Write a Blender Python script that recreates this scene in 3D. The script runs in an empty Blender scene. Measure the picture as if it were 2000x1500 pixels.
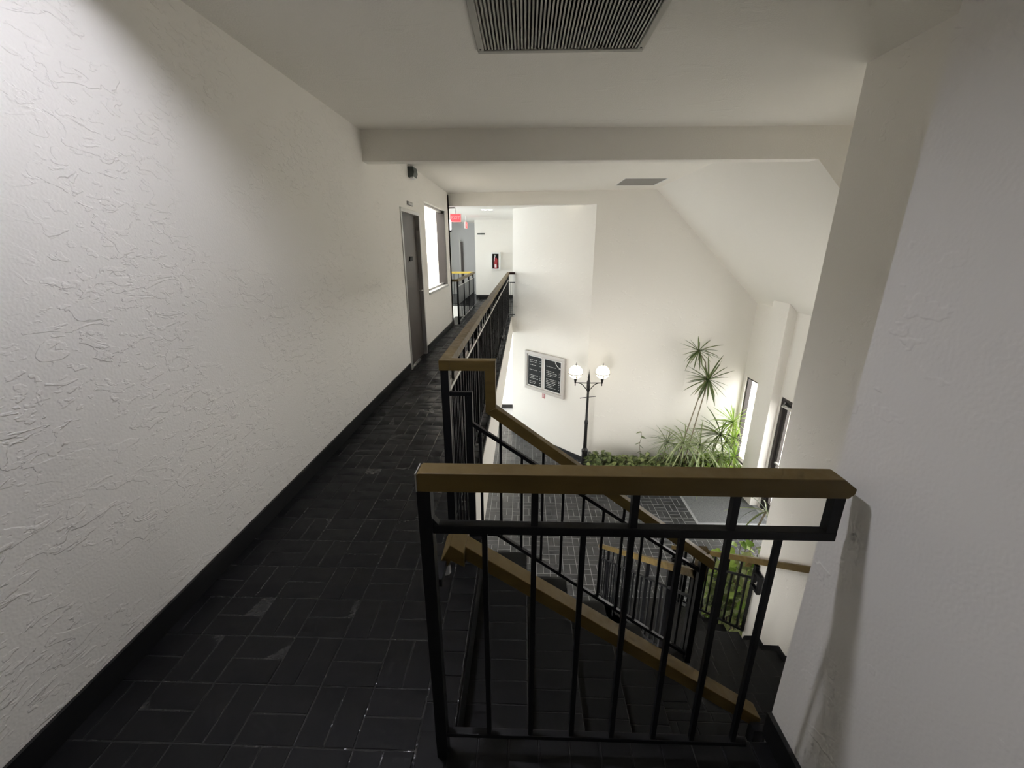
import bpy, math, random
from mathutils import Vector, Matrix
random.seed(7)
S = bpy.context.scene
COL = S.collection
PI = math.pi

# ---------------------------------------------------------------- camera
cam_d = bpy.data.cameras.new('camera'); cam = bpy.data.objects.new('camera', cam_d); COL.objects.link(cam)
cam_d.sensor_width = 36.0; cam_d.lens = 819.0 / 2000.0 * 36.0
cam_d.clip_start = 0.02; cam_d.clip_end = 200
cam.location = (0, 0, 1.56)
cam.rotation_euler = (math.radians(90 - 17.87), 0, math.radians(1.73))
S.camera = cam

# ---------------------------------------------------------------- view, sky, light levels
S.view_settings.view_transform = 'Standard'; S.view_settings.look = 'None'
S.view_settings.gamma = 1.0; S.view_settings.use_curve_mapping = False
S.view_settings.exposure = 0.0
SKY = 12.0           # overcast sky radiance
CEILING_LIGHT = 395.0 # recessed corridor light, radiance of its diffuser
GLOBE = 2.6          # lamp post globes
w = bpy.data.worlds.new('overcast_sky'); S.world = w; w.use_nodes = True
wn = w.node_tree.nodes['Background']; wn.inputs['Color'].default_value = (1.0, 0.985, 0.955, 1); wn.inputs['Strength'].default_value = SKY
S.cycles.max_bounces = 7; S.cycles.diffuse_bounces = 6; S.cycles.glossy_bounces = 3; S.cycles.transparent_max_bounces = 6
S.cycles.use_adaptive_sampling = True; S.cycles.adaptive_threshold = 0.1; S.cycles.adaptive_min_samples = 12
S.cycles.caustics_reflective = False; S.cycles.caustics_refractive = False
S.cycles.sample_clamp_indirect = 6.0
S.cycles.use_denoising = True

def portal(loc, rot, sx, sy):
    d = bpy.data.lights.new('window_portal', 'AREA'); d.shape = 'RECTANGLE'; d.size = sx; d.size_y = sy
    d.cycles.is_portal = True
    o = bpy.data.objects.new('window_portal', d); COL.objects.link(o); o.location = loc; o.rotation_euler = rot
# sky light arrives through the entrance glazing, the corridor window, the hall glazing and added unseen windows
portal((4.5, 7.74, -1.7), (0, math.radians(90), 0), 1.75, 0.62)
portal((4.5, 5.0, -0.1), (0, math.radians(90), 0), 1.1, 2.8)
portal((4.5, 6.02, -1.9), (0, math.radians(90), 0), 2.2, 1.7)
portal((-1.68, 7.61, 1.56), (0, math.radians(-90), 0), 1.35, 1.68)
portal((-3.62, 10.2, 1.54), (0, math.radians(-90), 0), 1.68, 2.2)
portal((-3.62, 13.1, 1.36), (0, math.radians(-90), 0), 2.0, 1.4)
portal((-3.62, 10.2, -1.55), (0, math.radians(-90), 0), 2.1, 2.3)
portal((-1.68, 6.2, -1.8), (0, math.radians(-90), 0), 1.9, 4.0)

# ---------------------------------------------------------------- materials
def mat(name, col, rough=0.6, metal=0.0, spec=0.5):
    m = bpy.data.materials.new(name); m.use_nodes = True
    b = m.node_tree.nodes['Principled BSDF']
    b.inputs['Base Color'].default_value = (*col, 1); b.inputs['Roughness'].default_value = rough
    b.inputs['Metallic'].default_value = metal; b.inputs['Specular IOR Level'].default_value = spec
    return m
def nd(m, t, **k):
    n = m.node_tree.nodes.new(t)
    for a, v in k.items():
        if a in n.inputs: n.inputs[a].default_value = v
        else: setattr(n, a, v)
    return n
def lk(m, a, b): m.node_tree.links.new(a, b)
def coords(m, scale=(1, 1, 1), src='Object'):
    t = nd(m, 'ShaderNodeTexCoord'); mp = nd(m, 'ShaderNodeMapping'); mp.inputs['Scale'].default_value = scale
    lk(m, t.outputs[src], mp.inputs['Vector']); return mp.outputs['Vector']
def vary(m, scale, c0, c1, lo=0.3, hi=0.7, detail=4, sc3=(1, 1, 1)):
    v = coords(m, sc3); n = nd(m, 'ShaderNodeTexNoise'); n.inputs['Scale'].default_value = scale; n.inputs['Detail'].default_value = detail
    lk(m, v, n.inputs['Vector'])
    r = nd(m, 'ShaderNodeValToRGB'); r.color_ramp.elements[0].position = lo; r.color_ramp.elements[1].position = hi
    r.color_ramp.elements[0].color = (*c0, 1); r.color_ramp.elements[1].color = (*c1, 1)
    lk(m, n.outputs['Fac'], r.inputs['Fac']); lk(m, r.outputs['Color'], m.node_tree.nodes['Principled BSDF'].inputs['Base Color'])
def vary_rough(m, scale, a, b, lo=0.35, hi=0.65):
    v = coords(m); n = nd(m, 'ShaderNodeTexNoise'); n.inputs['Scale'].default_value = scale; n.inputs['Detail'].default_value = 2
    lk(m, v, n.inputs['Vector'])
    r = nd(m, 'ShaderNodeMapRange'); r.inputs['From Min'].default_value = lo; r.inputs['From Max'].default_value = hi
    r.inputs['To Min'].default_value = a; r.inputs['To Max'].default_value = b
    lk(m, n.outputs['Fac'], r.inputs['Value']); lk(m, r.outputs['Result'], m.node_tree.nodes['Principled BSDF'].inputs['Roughness'])
def bump(m, layers, strength=1.0, dist=0.01):
    """layers: (scale, detail, distortion, lo, hi, weight, axis scale)"""
    acc = None
    for (sc, det, dis, lo, hi, wt, ax) in layers:
        v = coords(m, ax); n = nd(m, 'ShaderNodeTexNoise'); n.inputs['Scale'].default_value = sc; n.inputs['Detail'].default_value = det
        n.inputs['Distortion'].default_value = dis; lk(m, v, n.inputs['Vector'])
        r = nd(m, 'ShaderNodeMapRange'); r.interpolation_type = 'SMOOTHSTEP'
        r.inputs['From Min'].default_value = lo; r.inputs['From Max'].default_value = hi; r.inputs['To Max'].default_value = wt
        lk(m, n.outputs['Fac'], r.inputs['Value'])
        if acc is None: acc = r.outputs['Result']
        else:
            a = nd(m, 'ShaderNodeMath'); a.operation = 'ADD'; lk(m, acc, a.inputs[0]); lk(m, r.outputs['Result'], a.inputs[1]); acc = a.outputs[0]
    b = nd(m, 'ShaderNodeBump'); b.inputs['Strength'].default_value = strength; b.inputs['Distance'].default_value = dist
    lk(m, acc, b.inputs['Height']); lk(m, b.outputs['Normal'], m.node_tree.nodes['Principled BSDF'].inputs['Normal'])

WALL = (0.83, 0.805, 0.755)
def stucco(m, marks, fine, strength):
    """troweled plaster: sparse sharp-edged trowel marks inside broad patches, plus fine grain"""
    v = coords(m); acc = None
    def noise(sc, det, dis, vec):
        n = nd(m, 'ShaderNodeTexNoise'); n.inputs['Scale'].default_value = sc; n.inputs['Detail'].default_value = det; n.inputs['Distortion'].default_value = dis
        lk(m, vec, n.inputs['Vector']); return n.outputs['Fac']
    def ramp(x, lo, hi, wt):
        r = nd(m, 'ShaderNodeMapRange'); r.interpolation_type = 'SMOOTHSTEP'; r.inputs['From Min'].default_value = lo; r.inputs['From Max'].default_value = hi
        r.inputs['To Max'].default_value = wt; lk(m, x, r.inputs['Value']); return r.outputs['Result']
    def mth(op, a, b):
        q = nd(m, 'ShaderNodeMath'); q.operation = op; lk(m, a, q.inputs[0]); lk(m, b, q.inputs[1]); return q.outputs[0]
    patch = ramp(noise(2.1, 1, 0, v), 0.34, 0.56, 1.0)
    for (sc, dis, lo, hi, wt, ax) in marks:
        vv = coords(m, ax); k = ramp(noise(sc, 3, dis, vv), lo, hi, wt); k = mth('MULTIPLY', k, patch)
        acc = k if acc is None else mth('ADD', acc, k)
    acc = mth('ADD', acc, ramp(noise(110.0, 0, 0, v), 0.3, 0.7, fine))
    b = nd(m, 'ShaderNodeBump'); b.inputs['Strength'].default_value = strength; b.inputs['Distance'].default_value = 0.008
    lk(m, acc, b.inputs['Height']); lk(m, b.outputs['Normal'], m.node_tree.nodes['Principled BSDF'].inputs['Normal'])
m_stucco = mat('troweled_stucco', WALL, 0.75, spec=0.3)
stucco(m_stucco, [(8.5, 0.9, 0.545, 0.58, 0.55, (1, 0.85, 1.9)), (19.0, 0, 0.57, 0.63, 0.38, (1, 0.75, 1.5))], 0.06, 0.6)
m_wall2 = mat('smooth_stucco', WALL, 0.8, spec=0.25)
stucco(m_wall2, [(9.0, 0, 0.60, 0.65, 0.45, (1, 1, 1.6))], 0.05, 0.4)
m_ceil = mat('ceiling_plaster', (0.85, 0.825, 0.775), 0.85, spec=0.2)
bump(m_ceil, [(4.0, 2, 0, 0.62, 0.67, 0.5, (1, 2.4, 1)), (110.0, 0, 0, 0.3, 0.7, 0.2, (1, 1, 1))], 0.35, 0.006)
m_gray = mat('gray_paint', (0.5, 0.5, 0.5), 0.8)
bump(m_gray, [(90.0, 3, 0, 0.3, 0.7, 0.2, (1, 1, 1))], 0.3, 0.004)
m_brick = mat('black_sealed_brick', (0.0075, 0.0075, 0.008), 0.4, spec=0.28)
vary_rough(m_brick, 6, 0.34, 0.58)
bump(m_brick, [(9, 3, 0.0, 0.3, 0.7, 1.0, (1, 1, 1))], 0.3, 0.004)
m_joint = mat('black_sealed_joint', (0.028, 0.028, 0.028), 0.25)
bump(m_joint, [(40, 2, 0, 0.3, 0.7, 1.0, (1, 1, 1))], 0.6, 0.004)
m_tread = mat('black_tread_brick', (0.0065, 0.0065, 0.0065), 0.5, spec=0.3)
m_lbrick = mat('charcoal_lobby_brick', (0.05, 0.052, 0.055), 0.35)
vary(m_lbrick, 5, (0.014, 0.0145, 0.0155), (0.036, 0.037, 0.040), detail=3); vary_rough(m_lbrick, 4, 0.28, 0.48)
m_grout = mat('pale_grout', (0.24, 0.245, 0.25), 0.6)
m_base = mat('black_skirting', (0.009, 0.009, 0.009), 0.45)
m_steel = mat('black_steel', (0.007, 0.007, 0.008), 0.45, spec=0.3)
m_gold = mat('ochre_rail_paint', (0.125, 0.084, 0.024), 0.5, 0.0, spec=0.35)
vary(m_gold, 3, (0.095, 0.063, 0.017), (0.14, 0.094, 0.027), sc3=(1, 1, 6)); vary_rough(m_gold, 30, 0.42, 0.56)
m_frame = mat('bronze_frame', (0.035, 0.030, 0.028), 0.4, 0.4)
m_alu = mat('gray_metal', (0.45, 0.44, 0.42), 0.35, 0.5)
m_vent = mat('vent_enamel', (0.42, 0.41, 0.37), 0.5)
m_dark = mat('duct_dark', (0.02, 0.02, 0.02), 0.8)
m_door = mat('brown_door', (0.060, 0.048, 0.040), 0.45); vary(m_door, 3, (0.05, 0.04, 0.034), (0.075, 0.06, 0.05), sc3=(1, 1, 0.3))
m_white = mat('white_enamel', (0.78, 0.78, 0.77), 0.4)
m_board = mat('board_frame', (0.50, 0.47, 0.44), 0.45)
m_blackfelt = mat('black_letterboard', (0.012, 0.013, 0.013), 0.6, spec=0.2)
m_letters = mat('white_letters', (0.6, 0.6, 0.58), 0.6)
m_red = mat('red_plate', (0.42, 0.03, 0.04), 0.45)
m_iron = mat('dark_iron', (0.020, 0.018, 0.018), 0.45, 0.3)
m_mat = mat('entrance_mat', (0.085, 0.088, 0.09), 0.9); vary(m_mat, 60, (0.06, 0.062, 0.065), (0.115, 0.12, 0.12))
m_soil = mat('soil', (0.03, 0.022, 0.016), 0.95)
m_paving = mat('outdoor_paving', (0.55, 0.54, 0.52), 0.8); vary(m_paving, 2, (0.5, 0.49, 0.47), (0.6, 0.59, 0.57))
m_cream = mat('cream_outdoor_wall', (0.72, 0.66, 0.55), 0.8)
m_smoke = mat('smoked_panel', (0.10, 0.11, 0.12), 0.3); m_smoke.node_tree.nodes['Principled BSDF'].inputs['Alpha'].default_value = 0.8
m_stem = mat('plant_stem', (0.20, 0.17, 0.11), 0.8)

def emis(name, col, strength):
    m = bpy.data.materials.new(name); m.use_nodes = True
    b = m.node_tree.nodes['Principled BSDF']; b.inputs['Base Color'].default_value = (*col, 1)
    b.inputs['Emission Color'].default_value = (*col, 1); b.inputs['Emission Strength'].default_value = strength; return m
m_light = emis('cool_diffuser', (0.89, 0.89, 1.0), CEILING_LIGHT)
m_globe = emis('opal_globe', (1.0, 0.93, 0.74), GLOBE)
m_exit = emis('red_sign_light', (1.0, 0.06, 0.07), 1.6)
m_exit_t = emis('red_sign_letters', (1.0, 0.16, 0.16), 2.2)
m_can = emis('downlight_lens', (0.95, 0.97, 1.0), 40.0)
m_tube = emis('white_tube', (1.0, 0.98, 0.95), 2.5)
m_warmtube = emis('warm_tube', (1.0, 0.85, 0.45), 6.0)

def glass(name, tint=(1, 1, 1), refl=0.06):
    m = bpy.data.materials.new(name); m.use_nodes = True; t = m.node_tree; t.nodes.clear()
    o = t.nodes.new('ShaderNodeOutputMaterial'); mx = t.nodes.new('ShaderNodeMixShader'); tr = t.nodes.new('ShaderNodeBsdfTransparent')
    gl = t.nodes.new('ShaderNodeBsdfGlossy'); tr.inputs['Color'].default_value = (*tint, 1); gl.inputs['Roughness'].default_value = 0.02
    mx.inputs['Fac'].default_value = refl
    t.links.new(tr.outputs[0], mx.inputs[1]); t.links.new(gl.outputs[0], mx.inputs[2]); t.links.new(mx.outputs[0], o.inputs['Surface']); return m
m_glass = glass('window_glass')

def leafmat(name, c0, c1, trans=0.35):
    m = bpy.data.materials.new(name); m.use_nodes = True; t = m.node_tree; b = t.nodes['Principled BSDF']
    b.inputs['Roughness'].default_value = 0.28
    oi = t.nodes.new('ShaderNodeObjectInfo'); v = coords(m); n = nd(m, 'ShaderNodeTexNoise'); n.inputs['Scale'].default_value = 4.0
    lk(m, v, n.inputs['Vector']); a = nd(m, 'ShaderNodeMath'); a.operation = 'ADD'; lk(m, n.outputs['Fac'], a.inputs[0]); lk(m, oi.outputs['Random'], a.inputs[1])
    r = nd(m, 'ShaderNodeMapRange'); r.inputs['From Min'].default_value = 0.3; r.inputs['From Max'].default_value = 1.4; lk(m, a.outputs[0], r.inputs['Value'])
    mx = nd(m, 'ShaderNodeMix'); mx.data_type = 'RGBA'; mx.inputs[6].default_value = (*c0, 1); mx.inputs[7].default_value = (*c1, 1)
    lk(m, r.outputs['Result'], mx.inputs[0]); lk(m, mx.outputs[2], b.inputs['Base Color'])
    tl = t.nodes.new('ShaderNodeBsdfTranslucent'); lk(m, mx.outputs[2], tl.inputs['Color'])
    ms = t.nodes.new('ShaderNodeMixShader'); ms.inputs['Fac'].default_value = trans
    lk(m, b.outputs[0], ms.inputs[1]); lk(m, tl.outputs[0], ms.inputs[2]); lk(m, ms.outputs[0], t.nodes['Material Output'].inputs['Surface']); return m
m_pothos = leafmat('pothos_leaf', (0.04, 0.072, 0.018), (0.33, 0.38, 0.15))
m_bright = leafmat('sunlit_leaf', (0.10, 0.21, 0.025), (0.36, 0.50, 0.10), 0.4)  # lighter leaf green carries the daylight of plants near window and door
m_drac = leafmat('dracaena_leaf', (0.045, 0.08, 0.025), (0.16, 0.20, 0.07), 0.2)
m_spider = leafmat('striped_strap_leaf', (0.17, 0.24, 0.08), (0.42, 0.47, 0.26), 0.3)

# ---------------------------------------------------------------- mesh helpers
class MB:
    def __init__(s): s.v = []; s.f = []
    def add(s, vs, fs):
        o = len(s.v); s.v += [tuple(p) for p in vs]; s.f += [tuple(i + o for i in f) for f in fs]; return s
    def box(s, x0, x1, y0, y1, z0, z1):
        return s.add([(x0, y0, z0), (x1, y0, z0), (x1, y1, z0), (x0, y1, z0), (x0, y0, z1), (x1, y0, z1), (x1, y1, z1), (x0, y1, z1)],
                     [(0, 3, 2, 1), (4, 5, 6, 7), (0, 1, 5, 4), (1, 2, 6, 5), (2, 3, 7, 6), (3, 0, 4, 7)])
    def prism(s, poly, ax, a, b):
        """extrude a 2D polygon along axis ax from a to b; poly coords are the two other axes in order"""
        n = len(poly)
        def p3(q, t):
            return {'x': (t, q[0], q[1]), 'y': (q[0], t, q[1]), 'z': (q[0], q[1], t)}[ax]
        vs = [p3(q, a) for q in poly] + [p3(q, b) for q in poly]
        fs = [tuple(range(n))[::-1], tuple(range(n, 2 * n))] + [(i, (i + 1) % n, n + (i + 1) % n, n + i) for i in range(n)]
        return s.add(vs, fs)
    def bar(s, p, q, wx, wz, up=(0, 0, 1)):
        """square bar from p to q, ends cut vertical-ish (perpendicular to horizontal dir when sloped)"""
        p = Vector(p); q = Vector(q); d = (q - p).normalized(); u = Vector(up)
        if abs(d.dot(u)) > 0.95: u = Vector((0, 1, 0))
        sd = d.cross(u).normalized() * wx / 2; uu = Vector(up) * (wz / 2) if abs(d.dot(Vector(up))) <= 0.95 else d.cross(sd).normalized() * wz / 2
        vs = [p - sd - uu, p + sd - uu, p + sd + uu, p - sd + uu, q - sd - uu, q + sd - uu, q + sd + uu, q - sd + uu]
        return s.add(vs, [(0, 1, 2, 3), (7, 6, 5, 4), (0, 4, 5, 1), (1, 5, 6, 2), (2, 6, 7, 3), (3, 7, 4, 0)])
    def tube(s, pts, r, n=8):
        pts = [Vector(p) for p in pts]; rr = r if isinstance(r, (list, tuple)) else [r] * len(pts); rings = []
        for i, p in enumerate(pts):
            d = (pts[min(i + 1, len(pts) - 1)] - pts[max(i - 1, 0)]).normalized()
            a = d.cross(Vector((0, 0, 1))); a = Vector((1, 0, 0)) if a.length < 1e-4 else a.normalized(); b = d.cross(a).normalized()
            rings.append([p + (a * math.cos(2 * PI * k / n) + b * math.sin(2 * PI * k / n)) * rr[i] for k in range(n)])
        vs = [v for g in rings for v in g]; fs = []
        for i in range(len(pts) - 1):
            for k in range(n): fs.append((i * n + k, i * n + (k + 1) % n, (i + 1) * n + (k + 1) % n, (i + 1) * n + k))
        fs += [tuple(range(n))[::-1], tuple(range((len(pts) - 1) * n, len(pts) * n))]
        return s.add(vs, fs)
    def lathe(s, prof, c=(0, 0, 0), n=20):
        vs = []; fs = []
        for (r, z) in prof: vs += [(c[0] + r * math.cos(2 * PI * k / n), c[1] + r * math.sin(2 * PI * k / n), c[2] + z) for k in range(n)]
        for i in range(len(prof) - 1):
            for k in range(n): fs.append((i * n + k, i * n + (k + 1) % n, (i + 1) * n + (k + 1) % n, (i + 1) * n + k))
        fs += [tuple(range(n))[::-1], tuple(range((len(prof) - 1) * n, len(prof) * n))]
        return s.add(vs, fs)
    def mesh(s, name, m, smooth=False):
        me = bpy.data.meshes.new(name); me.from_pydata(s.v, [], s.f); me.materials.append(m)
        if smooth:
            for p in me.polygons: p.use_smooth = True
        me.validate(); me.update()
        return me
    def build(s, name, m, parent=None, smooth=False, bevel=0):
        me = s.mesh(name, m, smooth); o = link(name, me, parent)
        if bevel:
            b = o.modifiers.new('bevel', 'BEVEL'); b.width = bevel; b.segments = 2; b.limit_method = 'ANGLE'
        return o
def link(name, data, parent=None, loc=None):
    o = bpy.data.objects.new(name, data); COL.objects.link(o)
    if parent is not None: o.parent = parent
    if loc is not None: o.location = loc
    return o
def tag(o, label=None, cat=None, group=None, kind=None):
    if label: o['label'] = label
    if cat: o['category'] = cat
    if group: o['group'] = group
    if kind: o['kind'] = kind
    return o
def empty(name, label, cat, loc=(0, 0, 0), group=None):
    o = bpy.data.objects.new(name, None); COL.objects.link(o); o.empty_display_size = 0.1
    o.location = loc; tag(o, label, cat, group); return o
def struct(o): o['kind'] = 'structure'; return o
def setp(root, o):   # parent keeping world coordinates of meshes built in world space
    o.parent = root; o.matrix_parent_inverse = Matrix.Translation(-Vector(root.location)); return o

# ---------------------------------------------------------------- dimensions
LF = -3.026            # lobby floor
CZ = 2.60              # corridor ceiling
XL = -1.525            # corridor wall
TR, RI = 0.24, 0.178   # going and riser
def wy(x): return 8.95 - 0.131 * (x + 1.525)      # far atrium wall line
def slope(x): return CZ - (x - 2.38)              # sloped ceiling

# ---------------------------------------------------------------- bricks
_bm = {}
def brick_mesh(w_, h_, t, m, e=0.002):
    k = (round(w_, 3), round(h_, 3), t, m.name)
    if k not in _bm:
        b = MB(); a, c = w_ / 2, h_ / 2
        b.add([(-a, -c, -t), (a, -c, -t), (a, c, -t), (-a, c, -t), (-a, -c, -e), (a, -c, -e), (a, c, -e), (-a, c, -e),
               (-a + e, -c + e, 0), (a - e, -c + e, 0), (a - e, c - e, 0), (-a + e, c - e, 0)],
              [(0, 1, 5, 4), (1, 2, 6, 5), (2, 3, 7, 6), (3, 0, 4, 7), (4, 5, 9, 8), (5, 6, 10, 9), (6, 7, 11, 10), (7, 4, 8, 11), (8, 9, 10, 11)])
        _bm[k] = b.mesh('brick', m)
    return _bm[k]
def basket(regions, holes, mod, ox, oy, g=0.004):
    """basket-weave brick rectangles (x, y, w, h) clipped to the regions"""
    out = []
    for (x0, x1, y0, y1) in regions:
        for i in range(int((x0 - ox) // mod), int((x1 - ox) // mod) + 1):
            for j in range(int((y0 - oy) // mod), int((y1 - oy) // mod) + 1):
                cx, cy = ox + i * mod, oy + j * mod
                for k in (0, 1):
                    if (i + j) % 2: r = [cx, cx + mod, cy + k * mod / 2, cy + (k + 1) * mod / 2]
                    else: r = [cx + k * mod / 2, cx + (k + 1) * mod / 2, cy, cy + mod]
                    a, b, c, d = max(r[0], x0), min(r[1], x1), max(r[2], y0), min(r[3], y1)
                    if b - a < 0.025 or d - c < 0.025: continue
                    if any(a < h[1] and b > h[0] and c < h[3] and d > h[2] for h in holes): continue
                    out.append(((a + b) / 2, (c + d) / 2, b - a - g, d - c - g))
    return out
def lay(floor, bricks, z, m, nsep, key, t=0.02, name='brick'):
    bricks = sorted(bricks, key=key); rnd = random.Random(3)
    for (x, y, a, b) in bricks[:nsep]:
        o = link(name, brick_mesh(a, b, t, m), floor, (x, y, z + rnd.uniform(-0.0012, 0.0012)))
        o.rotation_euler = (rnd.gauss(0, 0.006), rnd.gauss(0, 0.006), rnd.gauss(0, 0.006))
    if bricks[nsep:]:
        mb = MB()
        for (x, y, a, b) in bricks[nsep:]:
            me = brick_mesh(a, b, t, m); dz = rnd.uniform(-0.001, 0.001); tx, ty = rnd.gauss(0, 0.005), rnd.gauss(0, 0.005)
            mb.add([(v.co.x + x, v.co.y + y, v.co.z + z + dz + v.co.x * ty + v.co.y * tx) for v in me.vertices], [tuple(p.vertices) for p in me.polygons])
        o = mb.build('far_bricks', m, floor); o['kind'] = 'stuff'

# upper floor: corridor, top landing in front of the guard railing and the far hall
fl = MB()
fl.box(XL - 0.15, 0.98, -3.2, 0.985, -0.36, -0.0015)
fl.box(XL - 0.15, -0.225, 0.985, 2.09, -0.36, -0.0015)
fl.box(XL - 0.15, -0.335, 2.09, 10.15, -0.36, -0.0015)
fl.box(-1.47, -0.2, 10.15, 15.6, -0.36, -0.0015)
fl.box(-5.1, -1.47, 12.1, 15.6, -0.36, -0.0015)
floor_u = struct(fl.build('floor_upper', m_joint))
reg = [(XL, -0.345, 0.35, 8.98), (-1.46, -0.345, 8.98, 10.13), (-1.46, -0.21, 10.13, 13.98), (-0.345, 0.83, -0.2, 0.87)]
lay(floor_u, basket(reg, [], 0.203, -0.345, 0.924), 0.0, m_brick, 300, lambda r: (r[0] ** 2 + (r[1] - 0.2) ** 2))
nose = [(-0.285, 1.03 + 0.1 * i, 0.111, 0.096) for i in range(11)]
lay(floor_u, nose, 0.003, m_brick, 99, lambda r: r[1], name='edge_brick')
nose = [(-0.29 + 0.1 * i, 0.93, 0.096, 0.110) for i in range(12)]
lay(floor_u, nose, 0.003, m_brick, 99, lambda r: r[0], name='edge_brick')
nose = [(-0.340 - 0.0, 2.14 + 0.2 * i, 0.012, 0.194) for i in range(38)]
mb = MB()
mb.box(-0.345, -0.325, 2.09, 10.15, -0.03, 0.004)
mb.build('edge_trim', m_brick, floor_u)
# white slab fascia under the corridor edge
fa = MB(); fa.prism([(-0.335, -0.03), (-0.322, -0.03), (-0.285, -0.37), (-0.335, -0.37)], 'y', 2.1, 10.15)
fa.box(-0.335, -0.2, 10.11, 10.15, -0.37, -0.0)
trim1 = struct(fa.build('trim_1', m_wall2))
so = MB(); so.box(XL - 0.1, -0.3, 2.0, 12, -0.40, -0.36); struct(so.build('ceiling_lower', m_ceil))

# lobby floor
mb = MB(); mb.box(-5.2, 4.42, 0.9, 12.0, LF - 0.15, LF - 0.003)
floor_l = struct(mb.build('floor_lobby', m_grout))
MATR = (3.08, 4.32, 6.36, 7.22)
hol = [MATR, (1.05, 2.0, 0.9, 4.44), (1.40, 4.4, 7.55, 9), (2.06, 4.4, 2.9, 4.35)]
lay(floor_l, basket([(-1.5, 4.38, 2.1, 10.6)], hol, 0.203, 0.01, 0.0, 0.008), LF, m_lbrick, 300,
    lambda r: (r[0] ** 2 + r[1] ** 2) + (40 if (r[1] < 2.6 or r[0] < -0.15 or (0.95 < r[0] < 2.1 and r[1] < 4.7)) else 0))
em = empty('entrance_mat', 'gray rectangular entrance mat set in the lobby brick floor', 'mat', (3.7, 6.79, LF))
x0, x1, y0, y1 = MATR
setp(em, MB().box(x0 + 0.02, x1 - 0.02, y0 + 0.02, y1 - 0.02, LF - 0.01, LF - 0.001).build('mat_pile', m_mat))
for r in ((x0, x1, y0, y0 + 0.012), (x0, x1, y1 - 0.012, y1), (x0, x0 + 0.012, y0 + 0.012, y1 - 0.012), (x1 - 0.012, x1, y0 + 0.012, y1 - 0.012)):
    setp(em, MB().box(*r, LF - 0.01, LF + 0.002).build('edge_strip', m_grout))

# ---------------------------------------------------------------- walls
def holed(mb, ax, t0, t1, a0, a1, z0, z1, holes):
    """wall slab with rectangular holes: ax 'x' -> thickness along x, runs along y"""
    cuts = sorted({a0, a1, *[h[0] for h in holes], *[h[1] for h in holes]})
    for a, b in zip(cuts, cuts[1:]):
        hs = sorted([h for h in holes if h[0] <= a + 1e-6 and h[1] >= b - 1e-6], key=lambda h: h[2]); z = z0
        for h in hs + [(0, 0, z1, z1)]:
            if h[2] - z > 1e-4:
                if ax == 'x': mb.box(t0, t1, a, b, z, h[2])
                else: mb.box(a, b, t0, t1, z, h[2])
            z = h[3]
    return mb
DY0, DY1, DZ = 5.43, 6.38, 2.045
WY0, WY1, WZ0, WZ1 = 6.77, 8.46, 0.89, 2.24
mb = holed(MB(), 'x', XL - 0.16, XL, -3.2, 8.95, -0.36, CZ, [(DY0, DY1, -0.02, DZ), (WY0, WY1, WZ0, WZ1)])
wall_left = struct(mb.build('wall_left', m_stucco))
mb = MB(); mb.box(0.83, 0.98, -3.2, 1.013, LF, CZ); wall_right = struct(mb.build('wall_right', m_wall2))
mb = MB(); mb.box(0.98, 2.0, 0.9, 1.013, LF, CZ); struct(mb.build('wall_landing', m_wall2))
mb = MB(); mb.box(2.0, 2.09, 0.9, 2.99, LF, CZ); struct(mb.build('wall_stair', m_wall2))
mb = MB(); mb.box(2.09, 4.55, 2.75, 2.85, LF - 0.1, CZ); struct(mb.build('wall_entry', m_wall2))
mb = MB(); mb.box(XL - 0.16, 0.98, -3.35, -3.2, -0.36, CZ); struct(mb.build('wall_back', m_wall2))
mb = MB(); mb.box(-0.335, 0.83, 0.80, 0.985, LF, -0.014); mb.box(-0.35, -0.235, 0.985, 2.09, -0.36, -0.014); struct(mb.build('wall_under_landing', m_base))
# far atrium wall with its header over the corridor opening
def wallpt(x, z): return (x, wy(x), z)
mb = MB(); pl_ = [(-1.66, 2.36), (1.335, 2.36), (1.335, LF), (4.6, LF), (4.6, slope(4.6)), (2.38, CZ + 0.001), (-1.66, CZ + 0.001)]
n = len(pl_); vs = [wallpt(*q) for q in pl_] + [(q[0] + 0.03, wy(q[0]) + 0.18, q[1]) for q in pl_]
mb.add(vs, [(0, 1, 5, 6), (1, 2, 3, 4, 5)] + [(n + 6, n + 5, n + 1, n + 0), (n + 5, n + 4, n + 3, n + 2, n + 1)] + [(i, n + i, n + (i + 1) % n, (i + 1) % n) for i in range(n)])
wall_far = struct(mb.build('wall_far', m_wall2))
# angled wall with the directory
cx_, cy_ = 1.335, wy(1.335); ex_, ey_ = -0.29, wy(1.335) + 1.625
mb = MB(); mb.prism([(cx_, cy_ + 0.001), (ex_, ey_), (ex_ + 0.14, ey_ + 0.14), (cx_ + 0.28, cy_)], 'z', LF, 2.42); wall_angled = struct(mb.build('wall_angled', m_wall2))
# far hall walls
mb = MB(); mb.box(-1.60, 0.2, 14.0, 15.6, 0, 2.56); wall_hall = struct(mb.build('wall_hall', m_wall2))
mb = MB(); mb.box(-0.2, -0.05, ey_ + 0.1, 14.0, -0.36, 2.5); struct(mb.build('wall_hall_side', m_wall2))
mb = MB(); mb.box(-5.2, -1.6, 15.5, 15.65, -0.36, 2.6); struct(mb.build('wall_hall_end', m_gray))
mb = MB(); mb.box(-5.2, XL, 8.80, 8.95, LF, 2.56); holed(mb, 'x', XL - 0.16, XL, 2.0, 8.95, LF, -0.36, [(4.2, 8.2, LF + 0.3, -0.75)]); struct(mb.build('wall_hall_return', m_wall2))
mb = holed(MB(), 'x', -3.7, -3.55, 8.8, 15.65, LF, 2.56, [(9.1, 11.3, 0.7, 2.38), (12.4, 13.8, 0.35, 2.38), (9.05, 11.4, LF + 0.4, -0.5)]); struct(mb.build('wall_hall_glazed', m_wall2))
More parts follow.
